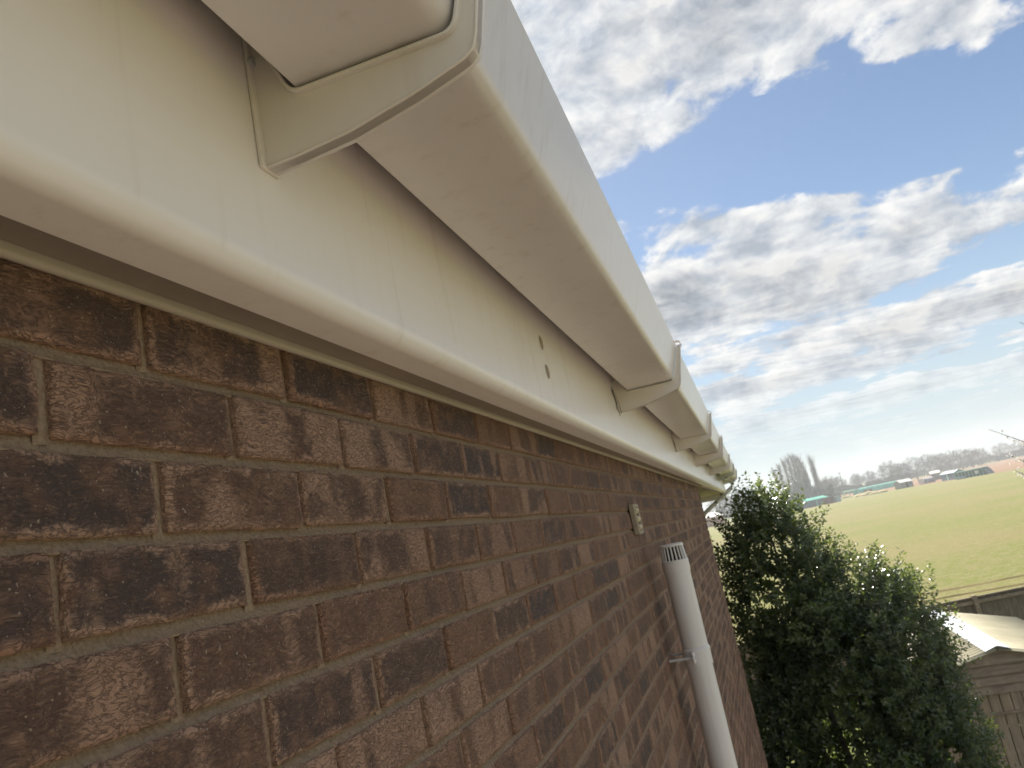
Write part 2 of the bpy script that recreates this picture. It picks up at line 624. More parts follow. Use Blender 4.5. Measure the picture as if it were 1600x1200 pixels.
# ================================================================== the brick house
D = 0.487                                   # camera to wall
house = empty('brick_house', (-D, 0, 0))
tag(house, 'brown rustic brick house with white plastic fascia and soffit under the eave', 'house')
Y0, Y1, YE = -4.0, 8.30, 14.05              # wall start, wall corner, end of the eave
G = 0.0765                                  # course gauge
BED0 = H + 0.149                            # one bed joint seen in the photo
BL, BH = 0.2155, 0.0655
PITCH = 0.2262

wall = MB().box((-D - 0.25, Y0, -0.02), (-D - 0.0102, Y1 - 0.01, H + 0.50)).build('wall', M_MORTAR)
keep(wall, house)


def add_attrs(me, loc, rnd=None):
    a = me.attributes.new('loc', 'FLOAT_VECTOR', 'POINT')
    a.data.foreach_set('vector', np.asarray(loc, dtype=np.float32).ravel())
    if rnd is not None:
        a = me.attributes.new('rnd', 'FLOAT_VECTOR', 'POINT')
        a.data.foreach_set('vector', np.asarray(rnd, dtype=np.float32).ravel())


def brick_mesh(seed, ln=BL):
    ny, nz = 34, 11
    V, F, L = [], [], []
    sd = Vector((seed * 7.3, seed * 3.1, seed * 1.7))
    for k in range(nz + 1):
        for j in range(ny + 1):
            y = (j / ny - 0.5) * ln
            z = (k / nz - 0.5) * BH
            ey = min(j, ny - j) / ny * ln
            ez = min(k, nz - k) / nz * BH
            e = min(ey, ez)
            # ragged arrises
            jy = mnoise.noise(Vector((z * 110, 3.0, 0)) + sd) * 0.0016 if min(j, ny - j) < 2 else 0
            jz = mnoise.noise(Vector((y * 70, 9.0, 0)) + sd) * 0.0011 + mnoise.noise(Vector((y * 260, 4.0, 0)) + sd) * 0.0008 if min(k, nz - k) < 2 else 0
            x = mnoise.noise(Vector((0, y * 24, z * 34)) + sd) * 0.0013 + mnoise.noise(Vector((5, y * 70, z * 190)) + sd) * 0.0007
            if e < 0.001:
                x -= 0.0026 + 0.0014 * mnoise.noise(Vector((y * 90, z * 90, 1)) + sd)
            V.append((x, y + jy, z + jz))
            L.append((x, y, z))
            if j < ny and k < nz:
                a = k * (ny + 1) + j
                F.append((a, a + 1, a + ny + 2, a + ny + 1))
    # skirt into the wall
    ring = [j for j in range(ny)] + [k * (ny + 1) + ny for k in range(nz)] + [nz * (ny + 1) + j for j in range(ny, 0, -1)] + [k * (ny + 1) for k in range(nz, 0, -1)]
    b = len(V)
    for i in ring:
        V.append((-0.0135, V[i][1], V[i][2]))
        L.append((-0.0135, V[i][1], V[i][2]))
    n = len(ring)
    for i in range(n):
        j = (i + 1) % n
        F.append((ring[j], ring[i], b + i, b + j))
    me = bpy.data.meshes.new('brick')
    me.from_pydata(V, [], F)
    me.materials.append(M_BRICK)
    me.shade_smooth()
    add_attrs(me, L)
    return me


brick_meshes = [brick_mesh(s) for s in range(10)]
half_mesh = brick_mesh(31, 0.1025)
rs = random.Random(11)
layout = []
k_lo = -int((BED0) / G) - 1
for k in range(-70, 4):
    zc = BED0 + (k + 0.5) * G               # k = -1 is the course just below BED0
    if zc < 0.0 or zc > H + 0.284 + 0.05:
        continue
    start = 0.4545 if (k % 2 == 0) else 0.5675
    j0 = int((Y0 - start) / PITCH) + 1
    y = start + j0 * PITCH
    while y < Y1 - 0.02:
        ya, yb = y + 0.0055, y + PITCH - 0.0055
        if yb > Y1:
            yb = Y1
        layout.append(((ya + yb) / 2, zc, yb - ya))
        y += PITCH


def shown(it):
    y, z, ln = it
    a = project((-D, y - ln / 2, z))
    c = project((-D, y + ln / 2, z + 0.03))
    e = project((-D, y, z + 0.033))
    g = project((-D, y, z - 0.033))
    if not (a and c and e and g):
        return 0
    if max(a[0], c[0]) < 0 or min(e[1], g[1]) > 1200 or min(a[0], c[0]) > 1600:
        return 0
    return abs(c[0] - a[0]) * abs(g[1] - e[1])


layout.sort(key=shown, reverse=True)
near, rest = layout[:300], layout[300:]
for (y, z, ln) in near:
    me = rs.choice(brick_meshes) if ln > 0.15 else half_mesh
    o = bpy.data.objects.new('brick', me)
    COL.objects.link(o)
    o.parent = wall
    o.matrix_parent_inverse = Matrix.Identity(4)
    flip = rs.random() < 0.5
    o.location = Vector((-D + rs.uniform(-0.0012, 0.0012), y + rs.uniform(-0.0015, 0.0015), z + rs.uniform(-0.0012, 0.0012)))
    o.rotation_euler = (R(rs.uniform(-0.35, 0.35)) + (math.pi if flip else 0), R(rs.uniform(-0.25, 0.25)), R(rs.uniform(-0.4, 0.4)))
    o.scale = (1, (ln / BL if ln > 0.15 else ln / 0.1025) * rs.uniform(0.992, 1.004), rs.uniform(0.985, 1.012))
    o.color = (rs.random(), rs.random(), rs.random(), 1)

V, F, L, RN = [], [], [], []
for (y, z, ln) in rest:
    b = len(V)
    xo = -D + rs.uniform(-0.0018, 0.0018)
    hy, hz = ln / 2, BH / 2
    c = 0.004
    r3 = (rs.random(), rs.random(), rs.random())
    pts = []
    for (sy, sz) in ((-1, -1), (1, -1), (1, 1), (-1, 1)):
        pts.append((-0.0028, sy * hy, sz * hz))
    for (sy, sz) in ((-1, -1), (1, -1), (1, 1), (-1, 1)):
        pts.append((rs.uniform(-0.0006, 0.0006), sy * (hy - c), sz * (hz - c)))
    for (sy, sz) in ((-1, -1), (1, -1), (1, 1), (-1, 1)):
        pts.append((-0.0135, sy * hy, sz * hz))
    for p in pts:
        V.append((xo + p[0], y + p[1], z + p[2]))
        L.append(p)
        RN.append(r3)
    F.append((b + 4, b + 5, b + 6, b + 7))
    for i in range(4):
        j = (i + 1) % 4
        F.append((b + i, b + j, b + 4 + j, b + 4 + i))
        F.append((b + 8 + i, b + 8 + j, b + j, b + i))
o = raw_mesh('brickwork', V, F, M_BRICK, wall, {'loc': ('FLOAT_VECTOR', L), 'rnd': ('FLOAT_VECTOR', RN)})
o['kind'] = 'stuff'
o.color = (0, 0, 0, 1)

# mortar: hollow-struck bed joints and flush perpends
mb = MB()
for k in range(-70, 4):
    zb = BED0 + k * G
    if zb < 0.02 or zb > H + 0.34:
        continue
    prof = [(-0.0120, 0.0085), (-0.0095, 0.0066), (-0.0088, 0.0025), (-0.0064, -0.0020), (-0.0034, -0.0058), (-0.0036, -0.0070), (-0.0120, -0.0085)]
    rows = []
    ys = [Y0 + i * 0.06 for i in range(int((Y1 - Y0) / 0.06))] + [Y1 - 0.003]
    for y in ys:
        w = mnoise.noise(Vector((y * 9, k * 3.3, 0))) * 0.0009
        w2 = mnoise.noise(Vector((y * 17, k * 1.3, 7))) * 0.0008
        rows.append([(-D + px_ + w, y, zb + pz_ + w2) for px_, pz_ in prof])
    mb.quad_grid(rows)
for (y, z, ln) in layout:
    yb = y + ln / 2
    if yb < Y1 - 0.02:
        xo = -D - 0.0068 + 0.001 * mnoise.noise(Vector((y * 7, z * 31, 0)))
        mb.quad_grid([[(xo - 0.001, yb - 0.003, z + t), (xo + 0.0008, yb + 0.003, z + t), (xo, yb + 0.008, z + t), (xo - 0.002, yb + 0.014, z + t)] for t in (-0.038, 0.038)])
o = mb.build('mortar', M_MORTAR, wall, smooth=True)

# return wall and the recessed wall beyond the corner
m_far, n_, b_ = new_mat('distant_brickwork')
bt = n_.new('ShaderNodeTexBrick')
pv = n_.sep(pos(n_))
n_.put(bt.inputs['Vector'], n_.comb(n_.add(pv[0], pv[1]), pv[2], 0.0))
bt.inputs['Scale'].default_value = 1.0
bt.inputs['Brick Width'].default_value = 0.226
bt.inputs['Row Height'].default_value = 0.0765
bt.inputs['Mortar Size'].default_value = 0.006
bt.inputs['Color1'].default_value = (0.11, 0.065, 0.05, 1)
bt.inputs['Color2'].default_value = (0.24, 0.13, 0.09, 1)
bt.inputs['Mortar'].default_value = (0.19, 0.165, 0.13, 1)
n_.put(b_.inputs['Base Color'], bt.outputs['Color'])
b_.inputs['Roughness'].default_value = 0.9
o = MB().box((-2.3, Y1 - 0.1, 0), (-D - 0.26, Y1 - 0.004, H + 0.31)).build('return_wall', m_far)
keep(o, house)
o = MB().box((-2.35, Y1 + 0.0, 0), (-2.1, YE - 0.1, H + 0.31)).build('recessed_wall', m_far)
keep(o, house)
o = MB().box((-8.2, Y0, 0), (-8.0, YE - 0.1, H + 0.31)).build('rear_wall', m_far)
keep(o, house)
for yy in (Y0, YE - 0.3):
    o = MB().box((-8.0, yy, 0), (-2.35 if yy > 0 else -D - 0.25, yy + 0.2, H + 0.31)).build('gable_wall', m_far)
    keep(o, house)

# fascia board, bull-nosed at the bottom
FX = -0.37
prof = [(FX - 0.018, H + 0.66), (FX, H + 0.66), (FX, H + 0.3135)]
for i in range(1, 13):
    a = i / 12 * math.pi / 2
    prof.append((FX - 0.022 + 0.022 * math.cos(a), H + 0.3135 - 0.0245 * math.sin(a)))
prof += [(-0.4295, H + 0.289), (-0.4310, H + 0.2905), (-0.4310, H + 0.309), (-0.4285, H + 0.309), (-0.4275, H + 0.295), (FX - 0.018, H + 0.303)]
fascia = MB().prism(prof, Y0, YE).build('fascia_board', M_FASCIA, smooth=True, angle=28)
keep(fascia, house)
# screw scars on the fascia face
for (u, v, tilt) in ((845, 536, 0.2), (855, 581, 0.1)):
    r = ray(u, v)
    p = r * (FX / r.x)
    mb = MB()
    rows = []
    for rr, xx in ((0.0150, 0.0006), (0.011, 0.0030), (0.007, 0.0006), (0.0, 0.0003)):
        rows.append([(FX + xx, p.y + math.sin(t * math.pi / 6) * rr * 0.8, p.z + H + math.cos(t * math.pi / 6) * rr * 1.25) for t in range(12)])
    mb.quad_grid(rows, closed=True)
    o = mb.build('screw_scar', M_VENTF, fascia, smooth=True)
    o.matrix_parent_inverse = Matrix.Translation(-Vector(house.location)) if False else Matrix.Identity(4)

# soffit: strip between the board and the wall, groove, bead along the bricks
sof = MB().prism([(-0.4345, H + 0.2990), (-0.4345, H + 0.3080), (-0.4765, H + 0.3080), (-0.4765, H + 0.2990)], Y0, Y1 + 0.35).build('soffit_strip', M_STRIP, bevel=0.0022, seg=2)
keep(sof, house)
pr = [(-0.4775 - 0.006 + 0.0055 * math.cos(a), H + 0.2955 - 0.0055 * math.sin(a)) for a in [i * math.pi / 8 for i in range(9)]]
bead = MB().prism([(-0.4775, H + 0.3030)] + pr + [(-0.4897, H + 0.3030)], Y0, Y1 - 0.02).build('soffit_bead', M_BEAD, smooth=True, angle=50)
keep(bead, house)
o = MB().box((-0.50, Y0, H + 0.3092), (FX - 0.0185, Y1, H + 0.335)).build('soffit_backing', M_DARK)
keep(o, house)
o = MB().prism([(-0.4785, H + 0.291), (-0.4785, H + 0.300), (-2.12, H + 0.300), (-2.12, H + 0.291)], Y1 + 0.002, YE - 0.01).build('soffit_panel', M_VENT)
keep(o, house)
o = MB().box((-2.2, YE - 0.002, H + 0.20), (FX - 0.02, YE + 0.016, H + 0.60)).build('box_end', M_FASCIA, bevel=0.003)
keep(o, house)

o = MB().prism([(FX - 0.001, H + 0.655), (FX - 0.001, H + 0.600), (-0.362, H + 0.594), (-0.345, H + 0.566), (-0.343, H + 0.568), (-0.360, H + 0.600)], Y0, YE).build('eaves_light_block', M_DARK)  # unseen sheet added to keep light out of the gap behind the gutter
keep(o, house)
# roof: slab and tile courses
th = math.tan(R(30))
rx0, rz0 = -0.285, H + 0.612
roof = MB().prism([(rx0 - 0.06, rz0 - 0.006), (rx0 - 0.06, rz0 - 0.05), (-4.3, rz0 - 0.05 + (4.3 + rx0 - 0.06) * th), (-8.5, rz0 - 0.05), (-8.5, rz0 - 0.006), (-4.3, rz0 - 0.006 + (4.3 + rx0 - 0.06) * th)], Y0 - 0.1, YE + 0.05).build('roof', M_TILE)
keep(roof, house)
mb = MB()
ct, st = math.cos(R(30)), math.sin(R(30))
for c in range(14):
    s0 = c * 0.32
    rows = []
    for (s, hgt) in ((s0, 0.0), (s0, 0.028), (s0 + 0.40, 0.012)):
        row = []
        y = Y0 - 0.05
        while y < YE + 0.05:
            wv = 0.010 * math.sin(2 * math.pi * y / 0.15)
            row.append((rx0 - s * ct - hgt * st * -1, y, rz0 + s * st + hgt * ct + wv))
            y += 0.015
        rows.append(row)
    mb.quad_grid(rows)
o = mb.build('roof_tiles', M_TILE, roof)
o['kind'] = 'stuff'

# ================================================================== gutter
gut = empty('gutter', (FX, 0, H + 0.41))
tag(gut, 'white square plastic rain gutter hung along the fascia on brackets', 'gutter')

def rounded(pts, idx, r, n=6):
    """round the listed corners of an open (x, z) line"""
    out = []
    for i, p in enumerate(pts):
        if i in idx:
            a, b_2, c = Vector(pts[i - 1]), Vector(p), Vector(pts[i + 1])
            u = (a - b_2).normalized() * r
            w = (c - b_2).normalized() * r
            for t in range(n + 1):
                s = t / n
                q = (b_2 + u) * (1 - s) ** 2 + b_2 * 2 * s * (1 - s) + (b_2 + w) * s ** 2
                out.append((q.x, q.y))
        else:
            out.append(tuple(p))
    return out


outer = rounded([(-0.360, 0.578), (-0.3195, 0.4835), (-0.155, 0.4815), (-0.1165, 0.598)], (2,), 0.020)
outer[1] = (-0.3195, 0.4835)
lip = [(-0.1148, 0.6025), (-0.1158, 0.6050), (-0.1188, 0.6058), (-0.1210, 0.6035), (-0.1198, 0.598)]
inn = [(-0.1575, 0.4895), (-0.166, 0.4848), (-0.310, 0.4865), (-0.3172, 0.4885), (-0.3565, 0.578)]
channel = [(x, z + H) for x, z in outer + lip + inn]
UNION = 6.80
for (ya, yb) in ((Y0, UNION - 0.004), (UNION + 0.004, YE - 0.06)):
    o = MB().prism(channel, ya, yb).build('channel', M_GUTTER, smooth=True, angle=32)
    keep(o, gut)
# stop end
o = MB().prism([(x, z + H) for x, z in ((-0.362, 0.58), (-0.3215, 0.4810), (-0.152, 0.479), (-0.121, 0.60), (-0.11, 0.603))], YE - 0.062, YE - 0.048).build('stop_end', M_GUTTER, bevel=0.002)
keep(o, gut)


def strip(mb, line, t, ya, yb, side=1):
    """ribbon of thickness t along an (x, z) line, pushed from ya to yb"""
    n = len(line)
    pts = [Vector(p) for p in line]
    off = []
    for i in range(n):
        a = pts[max(i - 1, 0)]
        b_2 = pts[min(i + 1, n - 1)]
        dv = (b_2 - a).normalized()
        nv = Vector((-dv.y, dv.x)) * side
        off.append(pts[i] + nv * t)
    poly = [(p.x, p.y + H) for p in pts] + [(p.x, p.y + H) for p in reversed(off)]
    mb.prism(poly, ya, yb)


cr = rounded([(-0.3575, 0.560), (-0.3235, 0.4795), (-0.1520, 0.4775), (-0.1120, 0.600)], (1, 2), 0.012, 5)
arm_bottom = [(FX + 0.001, 0.411), (-0.330, 0.412), (-0.273, 0.4165), (-0.200, 0.431), (-0.146, 0.4465)]
arm_front = [(-0.146, 0.4465), (-0.1355, 0.4535), (-0.1300, 0.468), (-0.0995, 0.599)]


def make_bracket(y, double=False):
    root = empty('bracket', (FX, y, H + 0.41))
    L = 0.030
    # web plate between fascia and cradle
    poly = [(FX + 0.001, 0.411)] + arm_bottom[1:] + arm_front[1:] + list(reversed(cr)) + [(FX + 0.001, 0.556)]
    mb = MB().prism([(x, z + H) for x, z in poly], y + 0.0065, y + 0.0205)
    web = mb.build('web', M_BRACKET, smooth=True, bevel=0.0008, seg=1)
    mb = MB()
    strip(mb, cr, 0.0042, y, y + L, side=-1)
    cradle = mb.build('cradle', M_BRACKET, smooth=True, bevel=0.001, seg=2, angle=50)
    mb = MB()
    strip(mb, arm_bottom + arm_front[1:], 0.0030, y + 0.0048, y + L - 0.004, side=1)
    flange = mb.build('flange', M_BRACKET, smooth=True, bevel=0.0009, seg=1, angle=50)
    mb = MB().box((FX + 0.0002, y - 0.001, H + 0.4105), (FX + 0.0052, y + L + 0.001, H + 0.566))
    back = mb.build('back_plate', M_BRACKET, bevel=0.0016, seg=2)
    mb = MB()
    hook = [(-0.1225, 0.604), (-0.1200, 0.6115), (-0.1120, 0.6140), (-0.1020, 0.610), (-0.0985, 0.597)]
    strip(mb, hook, 0.003, y + 0.002, y + L - 0.002, side=1)
    clip = mb.build('lip_clip', M_BRACKET, bevel=0.0006, seg=1)
    mb = MB().tube([(FX + 0.004, y + 0.004, H + 0.530), (FX + 0.0085, y + 0.004, H + 0.530)], 0.0055, 10)
    screw = mb.build('screw', M_STEEL, smooth=True)
    for o in (web, cradle, flange, back, clip, screw):
        keep(o, root)
    return root


spots = [-1.55, 0.607, 2.745, 4.93, UNION - 0.13, UNION + 0.10, 9.10, 11.25, 13.35]
proto = None
for y in spots:
    if proto is None:
        b0 = make_bracket(y)
        proto = b0
    else:
        b0 = proto.copy()
        COL.objects.link(b0)
        for ch in list(proto.children):
            c = ch.copy()
            COL.objects.link(c)
            c.parent = b0
            c.matrix_parent_inverse = ch.matrix_parent_inverse.copy()
        b0.location = (FX, y, H + 0.41)
    b0.parent = gut
    b0.matrix_parent_inverse = Matrix.Translation(-Vector(gut.location))
# union sleeve between the two lengths
mb = MB()
strip(mb, rounded([(-0.364, 0.575), (-0.3245, 0.4785), (-0.1505, 0.4765), (-0.1100, 0.600)], (1, 2), 0.012, 5), 0.004, UNION - 0.06, UNION + 0.06, side=-1)
o = mb.build('union', M_BRACKET, smooth=True, bevel=0.0012, angle=50)
keep(o, gut)
# outlet with swan-neck downpipe at the far end
dp = empty('downpipe', (-0.85, YE - 0.2, 0))
tag(dp, 'white swan-neck downpipe slanting from the gutter end back under the eave', 'downpipe')
o = MB().tube([(-0.235, YE - 0.16, H + 0.484), (-0.235, YE - 0.16, H + 0.40), (-0.262, YE - 0.16, H + 0.352), (-0.80, YE - 0.16, H + 0.02), (-0.86, YE - 0.16, H - 0.05)], 0.036, 14).build('swan_neck', M_PIPE, smooth=True)
keep(o, dp)
o = MB().tube([(-0.86, YE - 0.16, H - 0.04), (-0.86, YE - 0.16, 0.0)], 0.034, 14).build('pipe', M_PIPE, smooth=True)
keep(o, dp)
o = MB().tube([(-0.235, YE - 0.16, H + 0.482), (-0.235, YE - 0.16, H + 0.43)], [0.052, 0.042], 14).build('outlet', M_PIPE, smooth=True)
keep(o, dp)

# ================================================================== soil vent pipe
PX, PY, PR = -0.376, 3.47, 0.0545
sp = empty('soil_vent_pipe', (PX, PY, 0))
tag(sp, 'white plastic soil vent pipe with slotted cap standing off the brick wall', 'pipe')
o = MB().tube([(PX, PY, 0.0), (PX, PY, H - 0.565)], PR, 32).build('pipe', M_PIPE, smooth=True)
keep(o, sp)
o = MB().tube([(PX, PY, H - 0.560), (PX, PY, H - 0.185)], PR + 0.0005, 32).build('pipe', M_PIPE, smooth=True)
keep(o, sp)
rows = [(H - 0.600, PR + 0.001), (H - 0.600, PR + 0.0045), (H - 0.548, PR + 0.0045), (H - 0.540, PR + 0.006), (H - 0.532, PR + 0.0045), (H - 0.528, PR + 0.0006)]
o = MB().tube([(PX, PY, z) for z, r in rows], [r for z, r in rows], 36, cap=False).build('socket', M_PIPE, smooth=True, angle=60)
keep(o, sp)
cap = empty('vent_cap', (PX, PY, H - 0.185))
keep(cap, sp)
rows = [(H - 0.215, PR + 0.001), (H - 0.215, PR + 0.004), (H - 0.166, PR + 0.004), (H - 0.164, PR + 0.001), (H - 0.164, PR - 0.012)]
o = MB().tube([(PX, PY, z) for z, r in rows], [r for z, r in rows], 36, cap=False).build('cap_ring', M_PIPE, smooth=True, angle=50)
keep(o, cap)
for i in range(20):
    a = 2 * math.pi * i / 20
    b0_ = Vector((PX + math.cos(a) * (PR - 0.002), PY + math.sin(a) * (PR - 0.002), H - 0.166))
    b1_ = Vector((PX + math.cos(a) * (PR - 0.008), PY + math.sin(a) * (PR - 0.008), H - 0.104))
    o = MB().tube([b0_, b1_], [0.0042, 0.0038], 6).build('cap_rib', M_PIPE, smooth=True)
    keep(o, cap)
o = MB().tube([(PX, PY, H - 0.106), (PX, PY, H - 0.098), (PX, PY, H - 0.094)], [PR - 0.003, PR - 0.003, PR - 0.010], 32).build('cap_top', M_PIPE, smooth=True)
keep(o, cap)
o = MB().tube([(PX, PY, H - 0.164), (PX, PY, H - 0.107)], 0.036, 20).build('cap_core', M_DARK, smooth=True)
keep(o, cap)
clip = empty('pipe_clip', (PX, PY, H - 0.56))
keep(clip, sp)
for (lug_y, sg) in ((PY - 0.072, -1), (PY + 0.072, 1)):
    mb = MB().box((PX - 0.014, lug_y - 0.013, H - 0.582), (PX - 0.004, lug_y + 0.019, H - 0.538))
    o = mb.build('lug', M_PIPE, bevel=0.004, seg=2)
    keep(o, clip)
    o = MB().tube([(PX - 0.018, lug_y, H - 0.56), (PX + 0.001, lug_y, H - 0.56)], 0.0075, 6).build('bolt', M_STEEL)
    keep(o, clip)
    o = MB().tube([(-D, lug_y, H - 0.56), (PX - 0.018, lug_y, H - 0.56)], 0.0055, 10).build('spacer', M_STEEL, smooth=True)
    keep(o, clip)

# ================================================================== vent cover on the wall
av = empty('wall_vent', (-D, 3.33, H + 0.04))
tag(av, 'small cream louvred vent cover on the bricks above the soil pipe', 'vent')
y0v, y1v, z0v, z1v = 3.235, 3.370, H - 0.026, H + 0.100
for nm, lo, hi in (('frame', (-D + 0.002, y0v, z0v), (-D + 0.024, y0v + 0.022, z1v)), ('frame', (-D + 0.002, y1v - 0.022, z0v), (-D + 0.024, y1v, z1v)),
                   ('frame', (-D + 0.002, y0v + 0.0225, z0v), (-D + 0.024, y1v - 0.0225, z0v + 0.014)), ('frame', (-D + 0.002, y0v + 0.0225, z1v - 0.014), (-D + 0.024, y1v - 0.0225, z1v))):
    o = MB().box(lo, hi).build(nm, M_VENTF, bevel=0.002, seg=1)
    keep(o, av)
o = MB().box((-D + 0.0025, y0v + 0.022, z0v + 0.013), (-D + 0.005, y1v - 0.022, z1v - 0.013)).build('back', M_DARK)
keep(o, av)
for i in range(3):
    zc = z0v + 0.028 + i * 0.035
    pr = [(-D + 0.006 + 0.022 * math.cos(a), zc + 0.016 * math.sin(a)) for a in [(-0.5 + j / 8) * math.pi for j in range(9)]]
    o = MB().prism(pr, y0v + 0.024, y1v - 0.024).build('louvre', M_VENT, smooth=True, angle=60)
    keep(o, av)

# ================================================================== cobwebs at the brackets
rs = random.Random(5)
for (y, n_s, lab) in ((2.70, 4, 'wispy dark cobweb strands beside the bracket above the two screw scars'), (4.86, 3, 'thin cobweb strands hanging on the fascia before the vent pipe bracket')):
    mb = MB()
    for i in range(n_s):
        a = Vector((FX + 0.004, y + rs.uniform(-0.03, 0.02), H + rs.uniform(0.47, 0.50)))
        b2 = a + Vector((rs.uniform(0.0, 0.01), rs.uniform(-0.06, 0.04), -rs.uniform(0.05, 0.10)))
        mid_ = (a + b2) / 2 + Vector((0.004, rs.uniform(-0.01, 0.01), -0.008))
        mb.tube([a, mid_, b2], [0.0012, 0.0009, 0.0011], 5)
    c = mb.build('cobweb', M_SEAL)
    tag(c, lab, 'cobweb')

# ================================================================== holly bush
def in_crown(p, lobes):
    best = -9
    for (c, r) in lobes:
        q = Vector(((p[0] - c[0]) / r[0], (p[1] - c[1]) / r[1], (p[2] - c[2]) / r[2]))
        best = max(best, 1 - q.length)
    return best


def leaves_from_shoots(shoots, rng, size, spread=1.0, tones=None):
    """shoots: (base, dir, length, count); returns verts, faces, tint"""
    V, F, T = [], [], []
    for si, (b, dv, ln, cnt) in enumerate(shoots):
        a = dv.orthogonal().normalized()
        c = dv.cross(a)
        ph = rng.uniform(0, 6.28)
        tone = rng.uniform(0.0, 0.22) + (tones[si] if tones else 0.0)
        for i in range(cnt):
            t = (i + rng.random()) / cnt
            ang = ph + i * 2.4 + rng.uniform(-0.4, 0.4)
            out = (a * math.cos(ang) + c * math.sin(ang)) * spread + dv * rng.uniform(0.25, 1.0)
            out.normalize()
            s = size * rng.uniform(0.65, 1.25) * (1.1 - 0.35 * t)
            base_ = b + dv * (ln * t)
            up = out.cross(dv + Vector((rng.uniform(-.4, .4), rng.uniform(-.4, .4), rng.uniform(-.4, .4))))
            if up.length < 1e-4:
                up = out.orthogonal()
            up.normalize()
            nrm = up.cross(out).normalized()
            w = s * 0.27
            o = len(V)
            m1 = base_ + out * s * 0.5 + nrm * s * 0.06
            V += [base_ + out * s * 0.06, m1 + up * w - nrm * s * 0.10, base_ + out * s, m1 - up * w - nrm * s * 0.10, m1]
            F += [(o, o + 4, o + 1), (o + 4, o + 2, o + 1), (o, o + 3, o + 4), (o + 4, o + 3, o + 2)]
            tn = min(1, max(0, tone + rng.uniform(-0.15, 0.35) + 0.25 * (t - 0.5)))
            T += [tn] * 5
    return [tuple(v) for v in V], F, T


rs = random.Random(21)
lobes = [((0.10, 10.35, H - 1.05), (0.74, 0.85, 1.25)), ((1.15, 10.65, H - 2.05), (0.60, 0.90, 1.10)), ((0.62, 10.4, H - 2.2), (0.86, 1.05, 1.35)),
         ((0.50, 10.4, H - 3.2), (1.28, 1.20, 1.65)), ((1.20, 10.5, H - 3.3), (0.64, 0.9, 1.2)), ((-0.25, 10.2, H - 2.9), (0.62, 0.8, 1.3)), ((0.7, 10.4, H - 4.2), (1.35, 1.25, 0.9))]
bush = empty('holly_bush', (0.6, 10.4, 0))
tag(bush, 'tall dark glossy evergreen bush growing beside the house corner', 'bush')
shoots, tones = [], []
tries = 0
while len(shoots) < 11000 and tries < 200000:
    tries += 1
    c, r = rs.choice(lobes)
    dv = Vector((rs.gauss(0, 1), rs.gauss(0, 1), rs.gauss(0, 1))).normalized()
    rad = rs.uniform(0.55, 1.0) if rs.random() < 0.85 else rs.uniform(0.2, 0.6)
    p = Vector((c[0] + dv.x * r[0] * rad, c[1] + dv.y * r[1] * rad, c[2] + dv.z * r[2] * rad))
    if p.z < 0.15:
        continue
    e = in_crown(p, lobes)
    if e > 0.48 and rs.random() < 0.8:
        continue
    # clumped: leave gaps between boughs
    cl_ = mnoise.noise(p * 2.6 + Vector((3, 1, 7)))
    if cl_ < -0.08 and rs.random() < 0.82:
        continue
    d2 = (dv + Vector((rs.uniform(-.5, .5), rs.uniform(-.5, .5), rs.uniform(0.15, 0.9)))).normalized()
    ln = rs.uniform(0.12, 0.26) * (1.25 if e < 0.12 else 1.0)
    shoots.append((p, d2, ln, rs.randint(9, 15)))
    tones.append((0.12 + 0.55 * min(1.0, max(0.0, 0.35 + 1.6 * mnoise.noise(p * 3.4 + Vector((1, 8, 2)))))) * max(0.0, 1 - max(e, 0) / 0.20) * min(1.0, max(0.0, (p.z - 1.2) / 2.6)))  # outer, upper shoots paler, inner ones dark: light and shade put into the tint
# long leaders that break the outline
for (u, v, y, n_) in ((1190, 742, 10.3, 5), (1165, 775, 10.2, 3), (1225, 772, 10.4, 3), (1128, 868, 10.2, 3), (1440, 880, 10.6, 3), (1360, 845, 10.6, 3), (1317, 838, 10.6, 2), (1476, 930, 10.6, 2), (1500, 1030, 10.3, 3), (1540, 1120, 10.3, 3), (1555, 1160, 10.3, 2), (1120, 930, 10.2, 2)):
    for i in range(n_):
        tip = at_y(u + rs.uniform(-14, 14), v + rs.uniform(-3, 14), y)
        dv = Vector((rs.uniform(-0.2, 0.25), rs.uniform(-0.2, 0.2), 1.0)).normalized()
        shoots.append((tip - dv * 0.34, dv, 0.34, 17))
        tones.append(0.5)
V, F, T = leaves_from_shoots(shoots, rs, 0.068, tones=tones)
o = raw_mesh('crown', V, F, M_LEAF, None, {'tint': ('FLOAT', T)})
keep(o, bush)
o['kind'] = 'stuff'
mb = MB()
for (tx, ty, tz) in ((0.1, 10.35, H - 0.25), (1.25, 10.6, H - 1.5), (0.6, 10.5, H - 1.4), (-0.3, 10.3, H - 1.8), (1.5, 10.4, H - 2.6), (0.4, 10.0, H - 2.2), (0.9, 10.9, H - 2.0)):
    b2 = Vector((0.6 + rs.uniform(-0.15, 0.15), 10.4 + rs.uniform(-0.15, 0.15), -0.05))
    t2 = Vector((tx, ty, tz))
    m2 = b2.lerp(t2, 0.5) + Vector((rs.uniform(-.12, .12), rs.uniform(-.12, .12), 0))
    mb.tube([b2, m2, t2], [0.055, 0.035, 0.010], 7)
o = mb.build('trunk', M_BARK, smooth=True)
keep(o, bush)

